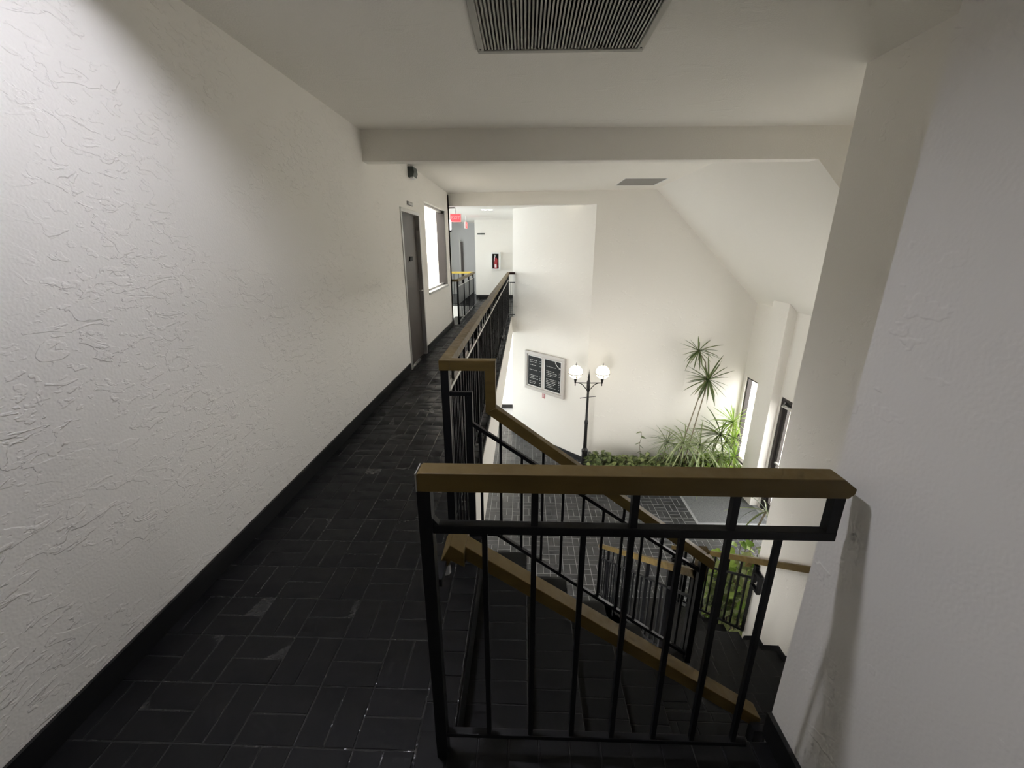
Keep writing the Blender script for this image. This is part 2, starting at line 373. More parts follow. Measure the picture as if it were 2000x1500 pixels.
mb = MB(); mb.box(-5.2, 0.6, 11.85, 12.0, LF, -0.36); struct(mb.build('wall_lower_far', m_wall2))
mb = MB(); mb.box(-5.2, -1.46, 12.06, 12.1, -0.5, 0.0); mb.box(-1.49, -1.46, 9.0, 12.1, -0.36, -0.01); struct(mb.build('trim_2', m_white))
# hall glazing frames
def window_unit(name, ax, pos, a0, a1, z0, z1, mull, fr=0.05, depth=0.08, m=m_frame, g=m_glass):
    root = bpy.data.objects.new(name, None); COL.objects.link(root); struct(root)
    def bx(a, b, c, d, nm):
        o = (MB().box(pos - depth / 2, pos + depth / 2, a, b, c, d) if ax == 'x' else MB().box(a, b, pos - depth / 2, pos + depth / 2, c, d)).build(nm, m, root); return o
    bx(a0, a0 + fr, z0, z1, 'jamb'); bx(a1 - fr, a1, z0, z1, 'jamb'); bx(a0 + fr, a1 - fr, z1 - fr, z1, 'head'); bx(a0 + fr, a1 - fr, z0, z0 + fr, 'sill')
    xs = [a0 + fr] + sum([[a0 + (a1 - a0) * k / (mull + 1) - fr / 2, a0 + (a1 - a0) * k / (mull + 1) + fr / 2] for k in range(1, mull + 1)], []) + [a1 - fr]
    for k in range(mull): bx(xs[1 + 2 * k], xs[2 + 2 * k], z0 + fr, z1 - fr, 'mullion')
    for k in range(mull + 1):
        a, b = xs[2 * k], xs[2 * k + 1]
        if ax == 'x': MB().add([(pos, a, z0 + fr), (pos, b, z0 + fr), (pos, b, z1 - fr), (pos, a, z1 - fr)], [(0, 1, 2, 3)]).build('pane', g, root)
        else: MB().add([(a, pos, z0 + fr), (b, pos, z0 + fr), (b, pos, z1 - fr), (a, pos, z1 - fr)], [(0, 1, 2, 3)]).build('pane', g, root)
    return root
window_unit('window_6_added', 'x', XL - 0.1, 4.2, 8.2, LF + 0.3, -0.75, 3)  # added unseen window, brings extra daylight into the lobby from low left
m_cool = glass('daylight_cooling_glass', (0.86, 0.94, 1.0))  # pane tint added to turn the hall daylight bluish
window_unit('window_4', 'x', -3.62, 9.1, 11.3, 0.7, 2.38, 1, g=m_cool)
window_unit('window_7_added', 'x', -3.62, 12.4, 13.8, 0.35, 2.38, 1, g=m_cool)  # added window that brightens the pale far hall wall
window_unit('window_5', 'x', -3.62, 9.05, 11.4, LF + 0.4, -0.5, 2, g=m_cool)
# entrance wall
mb = holed(MB(), 'x', 4.4, 4.55, 2.75, 8.3, LF - 0.1, 0.62, [(7.44, 8.08, LF + 0.42, -0.84), (5.15, 6.87, LF, -0.84), (3.6, 6.4, -0.65, 0.45)])
mb.box(4.4, 4.55, 2.75, 4.6, 0.62, CZ)
mb.prism([(4.255, LF), (4.4, LF), (4.4, 0.575), (4.255, 0.72)], 'y', 6.93, 7.40)
wall_entrance = struct(mb.build('wall_entrance', m_wall2))
window_unit('window_2', 'x', 4.47, 7.44, 8.08, LF + 0.42, -0.84, 0, 0.04)
window_unit('window_3_added', 'x', 4.47, 3.6, 6.4, -0.65, 0.45, 3, 0.05)  # added unseen glazing, throws more daylight into the atrium
# entrance door with closer arm
dr = bpy.data.objects.new('door_2', None); COL.objects.link(dr); struct(dr)
for (a, b, c, d, nm) in ((5.15, 5.21, LF, -0.84, 'jamb'), (6.81, 6.87, LF, -0.84, 'jamb'), (5.21, 6.81, -0.90, -0.84, 'head')):
    MB().box(4.41, 4.52, a, b, c, d).build(nm, m_frame, dr)
for k, (a, b) in enumerate(((5.23, 6.0), (6.02, 6.79))):
    lf = MB()
    lf.box(4.44, 4.49, a, a + 0.07, LF + 0.01, -0.92); lf.box(4.44, 4.49, b - 0.07, b, LF + 0.01, -0.92)
    lf.box(4.44, 4.49, a + 0.07, b - 0.07, LF + 0.01, LF + 0.2); lf.box(4.44, 4.49, a + 0.07, b - 0.07, -1.0, -0.92)
    leaf = lf.build('door_leaf', m_frame, dr)
    MB().add([(4.465, a + 0.07, LF + 0.2), (4.465, b - 0.07, LF + 0.2), (4.465, b - 0.07, -1.0), (4.465, a + 0.07, -1.0)], [(0, 1, 2, 3)]).build('pane', m_glass, leaf)
    y = b - 0.12 if k == 0 else a + 0.12
    MB().tube([(4.42, y, LF + 0.85), (4.40, y, LF + 0.9), (4.40, y, LF + 1.2), (4.42, y, LF + 1.25)], 0.012).build('door_handle', m_alu, leaf)
    MB().box(4.40, 4.44, a + 0.07, b - 0.07, LF + 1.0, LF + 1.03).build('push_bar', m_alu, leaf)
cl = MB().box(4.39, 4.44, 6.45, 6.75, -1.0, -0.945).build('door_closer', m_alu, dr)
MB().bar((4.41, 6.5, -0.93), (4.27, 6.62, -0.93), 0.02, 0.012).bar((4.27, 6.62, -0.93), (4.41, 6.78, -0.91), 0.02, 0.012).build('closer_arm', m_alu, cl)

# ceilings
LX0, LX1, LY0, LY1 = -0.98, -0.53, 1.07, 1.40        # recessed light opening
VX0, VX1, VY0, VY1 = -0.235, 0.595, 2.14, 2.735   # supply grille opening
mb = MB()
def holed_plan(mb, x0, x1, y0, y1, z0, z1, holes):
    cuts = sorted({y0, y1, *[h[2] for h in holes], *[h[3] for h in holes]})
    for a, b in zip(cuts, cuts[1:]):
        x = x0
        for h in sorted([h for h in holes if h[2] <= a + 1e-6 and h[3] >= b - 1e-6]) + [(x1, x1, 0, 0)]:
            if h[0] - x > 1e-4: mb.box(x, h[0], a, b, z0, z1)
            x = h[1]
holed_plan(mb, XL - 0.16, 4.55, -3.35, 4.45, CZ, CZ + 0.12, [(LX0, LX1, LY0, LY1), (-0.80, -0.20, -1.75, -1.15), (VX0, VX1, VY0, VY1)])
holed_plan(mb, XL - 0.16, 2.40, 4.45, 9.3, CZ, CZ + 0.12, [(1.53, 2.22, 7.22, 8.02)])
ceil1 = struct(mb.build('ceiling', m_ceil))
mb = MB(); mb.prism([(2.38, CZ), (4.62, slope(4.62)), (4.72, slope(4.62)), (2.44, CZ + 0.12)], 'y', 4.44, 8.5)
struct(mb.build('ceiling_sloped', m_ceil))
mb = MB(); mb.prism([(XL, 2.335), (2.645, 2.335), (4.6, slope(4.6)), (4.6, CZ), (XL, CZ)], 'y', 4.32, 4.45)
struct(mb.build('trim_3', m_ceil))   # downstand beam, following the sloped ceiling at its end
mb = MB()
holed_plan(mb, -5.2, 1.45, 8.97, 15.6, 2.42, 2.5, [(-1.77, -1.55, 9.55, 10.15), (-1.03, -0.77, 10.4, 10.58), (-2.6, -2.3, 13.2, 13.5)])
hc = struct(mb.build('ceiling_hall', m_ceil))

# baseboards
mb = MB(); mb.box(XL, XL + 0.012, -3.2, DY0 - 0.05, 0.0, 0.105); mb.box(XL, XL + 0.012, DY1 + 0.05, 8.95, 0.0, 0.105); struct(mb.build('baseboard_left', m_base))
mb = MB(); mb.box(0.815, 0.83, -3.2, 1.013, 0.0, 0.10); struct(mb.build('baseboard_right', m_base))
mb = MB(); mb.box(-1.6, -0.2, 13.985, 14.0, 0.0, 0.12); struct(mb.build('baseboard_hall', m_base))
mb = MB(); mb.box(-1.5, 0.5, 11.83, 11.85, LF, LF + 0.12); struct(mb.build('baseboard_lower', m_base))
bb = bpy.data.objects.new('baseboard_angled', None); COL.objects.link(bb); struct(bb)
dv = Vector((ex_ - cx_, ey_ - cy_, 0)); L = dv.length; dv.normalize(); nv = Vector((-0.7071, -0.7071, 0))
k = 0
while k * 0.203 < L - 0.05:
    a = Vector((cx_, cy_, 0)) + dv * (k * 0.203 + 0.003); b = Vector((cx_, cy_, 0)) + dv * min(L, (k + 1) * 0.203 - 0.003)
    t = MB(); p = [a, b, b + nv * 0.014, a + nv * 0.014]
    t.add([(q.x, q.y, LF) for q in p] + [(q.x, q.y, LF + 0.10) for q in p], [(3, 2, 1, 0), (4, 5, 6, 7), (0, 1, 5, 4), (1, 2, 6, 5), (2, 3, 7, 6), (3, 0, 4, 7)])
    t.build('tile', m_lbrick, bb); k += 1
# stepped skirting on the stair wall
pts = []
for j in range(0, 6):
    yn = 1.8 + 0.243 * j; zt = -0.89 - RI * j
    pts += [(yn + 0.014, zt + 0.045), (yn + 0.171, zt - RI + 0.045)]
pts = [(1.013, -0.89 + 0.1), (1.75, -0.89 + 0.1)] + pts
pts = [p for p in pts if p[0] < 2.98] + [(2.985, pts[-1][1] - 0.02)]
poly = pts + [(2.985, -2.0), (1.9, -1.2), (1.013, -1.0)]
mb = MB(); mb.prism(poly, 'x', 1.987, 2.0); struct(mb.build('baseboard_stair', m_base))
mb = MB(); mb.box(0.83, 2.0, 1.013, 1.027, -0.89, -0.79); struct(mb.build('baseboard_landing', m_base))

# corridor door
dr = bpy.data.objects.new('door_1', None); COL.objects.link(dr); struct(dr)
for (a, b, c, d) in ((DY0 - 0.0, DY0 + 0.045, 0, DZ), (DY1 - 0.045, DY1, 0, DZ), (DY0 + 0.045, DY1 - 0.045, DZ - 0.045, DZ)):
    MB().box(XL - 0.14, XL + 0.012, a, b, c, d).build('door_frame', m_alu, dr)
lf = MB().box(XL - 0.085, XL - 0.04, DY0 + 0.05, DY1 - 0.05, 0.008, DZ - 0.05).build('door_leaf', m_door, dr)
MB().box(XL - 0.04, XL - 0.034, 5.88, 6.03, 1.40, 1.46).build('door_sign', m_blackfelt, lf)
MB().tube([(XL - 0.03, DY1 - 0.12, 0.98), (XL + 0.02, DY1 - 0.12, 0.98), (XL + 0.02, DY1 - 0.22, 0.98)], 0.010).build('door_handle', m_alu, lf)
# corridor window
window_unit('window_1', 'x', XL - 0.09, WY0, WY1, WZ0, WZ1, 0, 0.035, 0.05, m_alu)
mb = MB(); mb.box(XL - 0.16, XL - 0.005, WY1 - 0.04, WY1 - 0.001, WZ0 + 0.01, WZ1 - 0.01); struct(mb.build('trim_4', m_frame))
mb = MB(); mb.box(XL - 0.12, XL + 0.02, WY0 - 0.01, WY1 + 0.01, WZ0 - 0.03, WZ0 + 0.006); struct(mb.build('trim_5', m_alu))
# light well outside the corridor window
mb = MB(); mb.box(-4.8, -4.7, 3.0, 8.8, LF, 3.2); mb.box(-4.7, XL - 0.16, 2.9, 3.0, LF, 3.2); struct(mb.build('wall_light_well', m_stucco))

# ---------------------------------------------------------------- staircase
st = empty('staircase', 'black brick staircase descending from the corridor to the lobby with a landing', 'staircase', (0.3, 1.5, -0.89))
def tread(xc, yc, w_, h_, z, along):
    """one tread: core block with bricks of 0.1 m side by side"""
    t = setp(st, MB().box(xc - w_ / 2, xc + w_ / 2, yc - h_ / 2, yc + h_ / 2, z - 0.05, z - 0.0015).build('tread', m_joint))
    L = h_ if along == 'y' else w_; n = max(1, round(L / 0.1)); s = L / n
    for i in range(n):
        o = (i + 0.5) * s - L / 2
        if along == 'y': b = link('brick', brick_mesh(w_ - 0.004, s - 0.0035, 0.012, m_tread), t, (xc, yc + o, z))
        else: b = link('brick', brick_mesh(s - 0.0035, h_ - 0.004, 0.012, m_tread), t, (xc + o, yc, z))
    return t
for k in range(1, 5):
    x0 = -0.22 + TR * (k - 1); tread(x0 + TR / 2 + 0.002, 1.545, TR + 0.012, 1.07, -RI * k, 'y')
    setp(st, MB().box(x0 - 0.012, x0, 1.01, 2.08, -RI * k, -RI * (k - 1) - 0.05 if k > 1 else -0.02).build('riser', m_tread))
setp(st, MB().box(0.728, 0.74, 1.02, 2.08, -0.89, -0.712 - 0.05).build('riser', m_tread))
ld = setp(st, MB().box(0.74, 1.98, 1.03, 1.8, -1.0, -0.893).box(0.74, 1.05, 1.8, 2.08, -1.0, -0.893).build('landing', m_joint))
for (x, y, a, b) in basket([(0.745, 1.975, 1.03, 1.69), (0.745, 1.03, 1.70, 2.07)], [], 0.203, 0.745, 1.03):
    link('brick', brick_mesh(a, b, 0.012, m_tread), ld, (x, y, -0.89))
for i in range(9): link('edge_brick', brick_mesh(0.097, 0.11, 0.012, m_tread), ld, (1.085 + i * 0.103, 1.75, -0.89))
for j in range(1, 12):
    y0 = 1.8 + 0.243 * (j - 1); z = -0.89 - RI * j
    tread(1.52, y0 + 0.243 / 2 + 0.002, 0.93, 0.255, z, 'x')
    setp(st, MB().box(1.055, 1.985, y0 - 0.012, y0, z, z + RI - 0.05).build('riser', m_tread))
setp(st, MB().box(1.055, 1.985, 1.8 + 0.243 * 11 - 0.012, 1.8 + 0.243 * 11, LF, LF + RI - 0.05).build('riser', m_tread))
# side stringers and soffits
poly = [(-0.23, 0.0), (-0.23, -0.5)] + [(0.74, -1.14), (1.04, -1.14), (1.04, -0.905), (0.74, -0.905)]
for k in range(4, 0, -1): poly += [(-0.22 + TR * k, -RI * k - 0.005), (-0.22 + TR * (k - 1), -RI * k - 0.005)]
setp(st, MB().prism(poly, 'y', 2.082, 2.10).build('stringer', m_base))
poly = [(2.082, -0.905), (2.10, -1.14), (4.47, LF), (4.47, LF + 0.17)]
for j in range(11, 0, -1): poly += [(1.8 + 0.243 * j, -0.89 - RI * j - 0.005), (1.8 + 0.243 * (j - 1), -0.89 - RI * j - 0.005)]
poly = [(2.0, -1.14), (4.47, LF), (4.47, LF + 0.17)]
for j in range(11, 0, -1): poly += [(1.8 + 0.243 * j, -0.89 - RI * j - 0.005), (max(2.0, 1.8 + 0.243 * (j - 1)), -0.89 - RI * j - 0.005)]
poly += [(2.0, -1.0)]
setp(st, MB().prism(poly, 'x', 1.04, 1.055).build('stringer', m_base))
setp(st, MB().prism(poly[:2] + [(4.47, LF + 0.17)] + [], 'x', 1.986, 1.996).build('stringer', m_base))
mb = MB(); mb.add([(-0.23, 1.02, -0.5), (0.74, 1.02, -1.14), (0.74, 2.09, -1.14), (-0.23, 2.09, -0.5)], [(0, 1, 2, 3)])
mb.add([(0.74, 1.02, -1.14), (1.98, 1.02, -1.14), (1.98, 2.0, -1.14), (0.74, 2.0, -1.14)], [(0, 1, 2, 3)])
mb.add([(1.05, 2.0, -1.14), (1.98, 2.0, -1.14), (1.98, 4.47, LF), (1.05, 4.47, LF)], [(0, 1, 2, 3)])
setp(st, mb.build('soffit', m_base))

# ---------------------------------------------------------------- railings
GW = 0.052; H = 1.04
def rail(root, p, q, name='top_rail', m=None, w_=GW, h_=GW, bevel=0.003):
    return setp(root, MB().bar(p, q, w_, h_).build(name, m or m_gold, bevel=bevel))
def bal(root, x, y, z0, z1, t=0.014, name='baluster'):
    return setp(root, MB().box(x - t / 2, x + t / 2, y - t / 2, y + t / 2, z0, z1).build(name, m_steel))
# near guard railing at the head of the stairs
YG = 0.925
g = empty('guard_railing', 'black steel guard railing with ochre top rail across the head of the stairs', 'railing', (0.28, YG, 0))
mb = MB(); mb.prism([(-0.262, H - GW), (0.782, H - GW), (0.794, H - GW + 0.012), (0.796, H - 0.026), (0.762, H), (-0.256, H), (-0.262, H - 0.006)], 'y', YG - 0.028, YG + 0.026)
setp(g, mb.build('top_rail', m_gold, bevel=0.002))
setp(g, MB().box(-0.265, -0.262, YG - 0.028, YG + 0.026, H - GW, H - 0.002).build('end_cap', m_alu))
bal(g, -0.25, YG, 0.003, H - GW, 0.034, 'post')
setp(g, MB().box(-0.233, 0.79, YG - 0.014, YG + 0.014, 0.855, 0.88).build('mid_rail', m_steel, bevel=0.002))
setp(g, MB().box(-0.233, 0.70, YG - 0.011, YG + 0.011, 0.088, 0.104).build('bottom_rail', m_steel, bevel=0.002))
setp(g, MB().prism([(-0.233, 0.855), (-0.20, 0.855), (-0.233, 0.90)], 'y', YG - 0.01, YG + 0.01).build('gusset', m_steel))
for x in (0.030, 0.283, 0.531): bal(g, x, YG, 0.104, 0.855); bal(g, x, YG, 0.88, H - GW, 0.018, 'spacer')
for x in (-0.10, 0.158, 0.412, 0.658): bal(g, x, YG, 0.104, 0.855)
bal(g, 0.776, YG, 0.88, H - GW, 0.026, 'post')
# short stair handrail beside it, returned to the post at its top
hr = empty('stair_handrail', 'ochre sloping handrail running down the stairs just behind the guard railing', 'handrail', (0.3, 1.06, 0.4))
def hz(x): return 0.735 - 0.69 * (x + 0.212)
mb = MB(); mb.prism([(-0.172, hz(-0.172) - 0.05), (0.826, hz(0.826) - 0.05), (0.826, hz(0.826)), (-0.172, hz(-0.172))], 'y', 1.045, 1.10)
setp(hr, mb.build('sloped_rail', m_gold, bevel=0.002))
mb = MB(); mb.prism([(-0.245, 0.672), (-0.212, 0.735), (-0.172, hz(-0.172)), (-0.172, hz(-0.172) - 0.05), (-0.212, 0.68), (-0.235, 0.635)], 'y', 1.015, 1.135)
setp(hr, mb.build('return_piece', m_gold, bevel=0.002))
setp(hr, MB().box(-0.255, -0.225, YG + 0.017, 1.016, 0.655, 0.68).build('post_bracket', m_steel))
setp(hr, MB().box(0.79, 0.822, 1.014, 1.05, hz(0.80) - 0.11, hz(0.80) - 0.03).build('wall_bracket', m_steel))
setp(hr, MB().tube([(-0.23, 1.03, 0.655), (-0.23, 1.03, 0.625)], 0.014).build('end_knob', m_white))

# corridor guard railing
XG = -0.395
g = empty('corridor_railing', 'long black baluster railing with tan top rail along the upper corridor', 'railing', (XG, 5.8, 0))
setp(g, MB().box(XG - 0.026, XG + 0.03, 1.975, 10.15, H - GW, H).build('top_rail', m_gold, bevel=0.002))
setp(g, MB().box(XG + 0.03, -0.168, 1.975, 2.027, H - GW, H).build('return_rail', m_gold, bevel=0.002))
setp(g, MB().box(XG - 0.012, XG + 0.012, 2.02, 10.13, 0.852, 0.872).build('mid_rail', m_alu))
setp(g, MB().box(XG - 0.012, XG + 0.012, 2.02, 10.13, 0.075, 0.092).build('bottom_rail', m_steel))
bal(g, XG, 2.0, 0.0, H - GW, 0.04, 'post')
i = 0; y = 2.0 + 0.112
while y < 10.08:
    if i % 12 == 11: bal(g, XG, y, 0.0, H - GW, 0.03, 'post')
    elif i % 2: bal(g, XG, y, 0.092, 0.852); bal(g, XG, y, 0.872, H - GW, 0.014, 'spacer')
    else: bal(g, XG, y, 0.092, 0.852)
    y += 0.112; i += 1
bal(g, XG, 10.13, 0.0, H - GW, 0.034, 'post')
# end panel facing the stairs
setp(g, MB().box(XG + 0.02, -0.262, 1.988, 2.012, 0.852, 0.872).build('panel_rail', m_steel))
bal(g, -0.275, 2.0, 0.03, 0.852, 0.026, 'panel_post')
for k in range(5): bal(g, XG + 0.026 + 0.0168 * (k + 0.5), 2.0, 0.05, 0.852, 0.008)
setp(g, MB().box(XG + 0.02, -0.262, 1.99, 2.01, 0.035, 0.05).build('panel_rail', m_steel))
# short end railing closing against the angled wall
g = empty('cross_railing', 'short dark railing closing the far end of the corridor railing at the angled wall', 'railing', (-0.32, 10.15, 0))
setp(g, MB().box(XG + 0.03, -0.235, 10.125, 10.175, H - GW, H).build('top_rail', mat('dark_red_rail', (0.05, 0.018, 0.016), 0.5)))
setp(g, MB().box(XG + 0.03, -0.235, 10.14, 10.16, 0.80, 0.815).build('mid_rail', m_steel))
setp(g, MB().box(XG + 0.03, -0.235, 10.14, 10.16, 0.04, 0.055).build('bottom_rail', m_steel))
for x in (-0.34, -0.29): bal(g, x, 10.155, 0.055, 0.80, 0.008)

# stair railing, first flight
YR = 2.0
g = empty('stair_railing', 'sloping railing with ochre cap on the open side of the upper stair flight', 'railing', (0.45, YR, 0))
def r2(x): return 0.795 - 0.745 * (x + 0.142)      # top of cap
setp(g, MB().prism([(-0.168, H - GW), (-0.142, H), (-0.168, H)], 'y', YR - 0.025, YR + 0.027).build('cap_corner', m_gold))
mb = MB(); mb.prism([(-0.194, H - 0.002), (-0.142, H - 0.002), (-0.142, r2(-0.142)), (-0.194, r2(-0.194) - 0.066)], 'y', YR - 0.0252, YR + 0.0272)
setp(g, mb.build('drop_rail', m_gold, bevel=0.002))
mb = MB(); mb.prism([(-0.194, r2(-0.194) - 0.066), (-0.142, r2(-0.142)), (1.085, r2(1.085)), (1.085, r2(1.085) - 0.062)], 'y', YR - 0.025, YR + 0.027)
setp(g, mb.build('top_rail', m_gold, bevel=0.002))
def r2t(x): return 0.71 - 0.70 * (x + 0.269)
def r2b(x): return 0.025 - 0.74 * (x + 0.132)
def srail(root, xa, xb, fz, nm, t=0.022):
    mb = MB(); mb.prism([(xa, fz(xa) - t), (xb, fz(xb) - t), (xb, fz(xb)), (xa, fz(xa))], 'y', YR - 0.011, YR + 0.011); return setp(root, mb.build(nm, m_steel))
srail(g, -0.262, 1.03, r2t, 'mid_rail'); srail(g, -0.15, 1.03, r2b, 'bottom_rail')
setp(g, MB().box(-0.33, -0.14, YR - 0.011, YR + 0.011, 0.012, 0.033).build('bottom_rail', m_steel))
for k in range(11):
    x = -0.12 + 0.113 * k
    if x > 0.98: break
    bal(g, x, YR, r2b(x) - 0.005, r2t(x) - 0.012)
    if k % 2 == 0: bal(g, x, YR, r2t(x) - 0.005, r2(x) - 0.058, 0.014, 'spacer')
for x in (-0.225,): bal(g, x, YR, 0.03, r2t(x) - 0.012)
bal(g, 1.03, YR, -0.93, r2(1.03) - 0.055, 0.034, 'post')

# flight 2 railings
def f2(y): return -0.21 - 0.733 * (y - 2.0)        # cap top
def flight_railing(x, ya, yb, label, post_first=True):
    g = empty('lower_stair_railing', label, 'railing', (x, (ya + yb) / 2, f2((ya + yb) / 2) - 0.9))
    def sl(off, t, w_, nm, m, a=ya, b=yb):
        mb = MB(); mb.prism([(a, f2(a) + off - t), (b, f2(b) + off - t), (b, f2(b) + off), (a, f2(a) + off)], 'x', x - w_ / 2, x + w_ / 2); return setp(g, mb.build(nm, m))
    sl(0, 0.058, GW, 'top_rail', m_gold); sl(-0.20, 0.022, 0.022, 'mid_rail', m_steel); sl(-0.79, 0.022, 0.022, 'bottom_rail', m_steel, ya, yb - 0.08)
    y = ya + 0.09; i = 0
    while y < yb - 0.06:
        big = (i % 4 == 3)
        bal(g, x, y, f2(y) - 0.92 if big else f2(y) - 0.80, f2(y) - 0.21, 0.03 if big else 0.014, 'post' if big else 'baluster')
        if i % 2: bal(g, x, y, f2(y) - 0.205, f2(y) - 0.05, 0.03 if big else 0.014, 'post' if big else 'spacer')
        y += 0.113; i += 1
    yy = yb - 0.05; bal(g, x, yy, f2(yy) - 0.84 if f2(yy) - 0.84 > LF else LF, f2(yy) - 0.05, 0.03, 'post')
    return g
g = flight_railing(1.05, 2.03, 4.74, 'sloping railing with tan cap on the open side of the lower stair flight')
setp(g, MB().box(1.024, 1.076, 2.028, 2.08, f2(2.05) - 0.06, r2(1.05) - 0.005).build('drop_rail', m_gold))
bal(g, 1.05, 2.09, -1.09, f2(2.09) - 0.05, 0.036, 'post')
g = flight_railing(2.02, 3.03, 4.74, 'sloping railing with tan cap between the lower stairs and the leafy planter')
bk = empty('wall_handrail', 'tan handrail fixed to the white wall beside the lower stair flight', 'handrail', (1.95, 2.4, -0.6))
mb = MB(); mb.prism([(1.75, f2(1.75) - 0.055), (3.03, f2(3.03) - 0.055), (3.03, f2(3.03)), (1.75, f2(1.75))], 'x', 1.95, 2.0); setp(bk, mb.build('top_rail', m_gold))
mb = MB(); mb.prism([(3.03, f2(3.03) - 0.058), (3.07, f2(3.07) - 0.1), (3.07, f2(3.07)), (3.03, f2(3.03))], 'x', 1.95, 1.995); setp(bk, mb.build('mitre_end', m_gold))
zb = f2(2.98) - 0.05
for r in ((2.94, 2.97, zb - 0.17, zb), (2.86, 2.97, zb - 0.07, zb - 0.045), (2.86, 2.885, zb - 0.20, zb - 0.07), (2.86, 2.97, zb - 0.22, zb - 0.195)):
    setp(bk, MB().box(1.96, 1.99, *r).build('bracket', m_steel))
setp(bk, MB().box(1.965, 1.985, 2.955, 2.975, -1.70, zb - 0.17).build('slim_post', m_steel))

# far hall railings
g = empty('hall_railing', 'dark panelled railing with tan cap around the far hall stairwell', 'railing', (-1.42, 10.5, 0))
setp(g, MB().box(-1.45, -1.40, 9.02, 12.05, 0.90, 0.95).build('top_rail', m_gold))
setp(g, MB().box(-2.6, -1.45, 9.02, 9.07, 0.90, 0.95).build('return_rail', m_gold))
setp(g, MB().box(-1.435, -1.415, 9.04, 12.03, 0.79, 0.805).build('mid_rail', m_alu))
setp(g, MB().box(-1.435, -1.415, 9.04, 12.03, 0.04, 0.055).build('bottom_rail', m_alu))
setp(g, MB().box(-1.43, -1.42, 9.06, 12.0, 0.42, 0.785).build('dark_panel', m_smoke))
for k in range(27): bal(g, -1.425, 9.05 + k * 0.114, 0.0 if k % 8 == 0 else 0.05, 0.90 if k % 8 == 0 else 0.79, 0.035 if k % 8 == 0 else 0.012, 'post' if k % 8 == 0 else 'baluster')
g = empty('hall_cross_railing', 'far railing with top rail coloured lamplit yellow across the hall stairwell', 'railing', (-2.5, 12.1, 0))
setp(g, MB().box(-3.5, -1.46, 12.08, 12.13, 0.90, 0.95).build('top_rail', mat('lamplit_yellow_rail', (0.75, 0.55, 0.10), 0.4)))  # gold rail, its lamp light put into the yellow colour
for k in range(14): bal(g, -3.4 + k * 0.14, 12.105, 0.02, 0.90, 0.014)
setp(g, MB().box(-3.5, -1.46, 12.095, 12.115, 0.05, 0.07).build('bottom_rail', m_steel))

# ---------------------------------------------------------------- ceiling fittings
lt = empty('recessed_ceiling_light', 'recessed square fluorescent light in the corridor ceiling above the stair head', 'ceiling light', (-0.68, 1.24, CZ))
dp = 0.11
mb = MB()
for r in ((LX0 - 0.01, LX0, LY0 - 0.01, LY1 + 0.01), (LX1, LX1 + 0.01, LY0 - 0.01, LY1 + 0.01), (LX0, LX1, LY0 - 0.01, LY0), (LX0, LX1, LY1, LY1 + 0.01)): mb.box(*r, CZ - 0.004, CZ + dp)
setp(lt, mb.build('housing', m_dark))
setp(lt, MB().box(LX0, LX1, LY0, LY1, CZ + dp, CZ + dp + 0.01).build('top_plate', m_gray))
setp(lt, MB().box(-0.74, -0.62, 1.17, 1.29, CZ + dp - 0.012, CZ + dp).build('diffuser', m_light))
l2 = empty('rear_fill_light', 'added square fill light recessed farther back in the corridor ceiling', 'ceiling light', (-0.5, -1.45, CZ))  # added behind the camera to lift the near walls, floor and rail front
mb = MB()
for r in ((-0.81, -0.80, -1.76, -1.14), (-0.20, -0.19, -1.76, -1.14), (-0.80, -0.20, -1.76, -1.75), (-0.80, -0.20, -1.15, -1.14)): mb.box(*r, CZ - 0.004, CZ + 0.09)
setp(l2, mb.build('housing', m_white)); setp(l2, MB().box(-0.80, -0.20, -1.75, -1.15, CZ + 0.08, CZ + 0.09).build('diffuser', emis('fill_diffuser', (0.97, 0.97, 1.0), 7.0)))
vg = empty('ceiling_grille', 'large louvered air grille in the corridor ceiling in front of the beam', 'vent', (0.18, 2.44, CZ))
mb = MB(); e = 0.035
for r in ((VX0 - e, VX1 + e, VY0 - e, VY0), (VX0 - e, VX1 + e, VY1, VY1 + e), (VX0 - e, VX0, VY0, VY1), (VX1, VX1 + e, VY0, VY1)): mb.box(*r, CZ - 0.012, CZ)
setp(vg, mb.build('frame', m_vent, bevel=0.004))
setp(vg, MB().box(VX0, VX1, VY0, VY1, CZ + 0.09, CZ + 0.10).build('duct', m_dark))
ns = 46; sm = None
for k in range(ns):
    x = VX0 + (VX1 - VX0) * (k + 0.5) / ns
    if sm is None: sm = MB().prism([(-0.005, -0.008), (0.0035, -0.008), (0.0075, 0.024), (0.005, 0.026), (-0.001, 0.0)], 'y', VY0, VY1).mesh('slat', m_vent)
    o = link('slat', sm, vg); o.location = (x - 0.18, -2.44, 0.002)
for (x, y) in ((VX1 + 0.016, VY1 - 0.02), (VX0 - 0.018, VY1 - 0.02)):
    setp(vg, MB().lathe([(0.0, -0.016), (0.005, -0.014), (0.006, -0.012)], (x, y, CZ), 8).build('screw', m_dark))
v2 = empty('atrium_ceiling_recess', 'dark gray access panel recessed in the ceiling beside the sloped ceiling', 'panel', (1.9, 7.6, CZ))
setp(v2, MB().box(1.55, 2.20, 7.24, 8.00, CZ + 0.006, CZ + 0.02).build('panel', mat('panel_gray', (0.26, 0.25, 0.235), 0.6)))
mb = MB()
for r in ((1.53, 1.55, 7.22, 8.02), (2.20, 2.22, 7.22, 8.02), (1.55, 2.20, 7.22, 7.24), (1.55, 2.20, 8.0, 8.02)): mb.box(*r, CZ, CZ + 0.05)
setp(v2, mb.build('frame', m_white))
v3 = empty('hall_ceiling_vent', 'small dark ceiling vent in the far hall above the exit sign', 'vent', (-1.66, 9.85, 2.42))
setp(v3, MB().box(-1.77, -1.55, 9.55, 10.15, 2.45, 2.47).build('duct', m_dark))
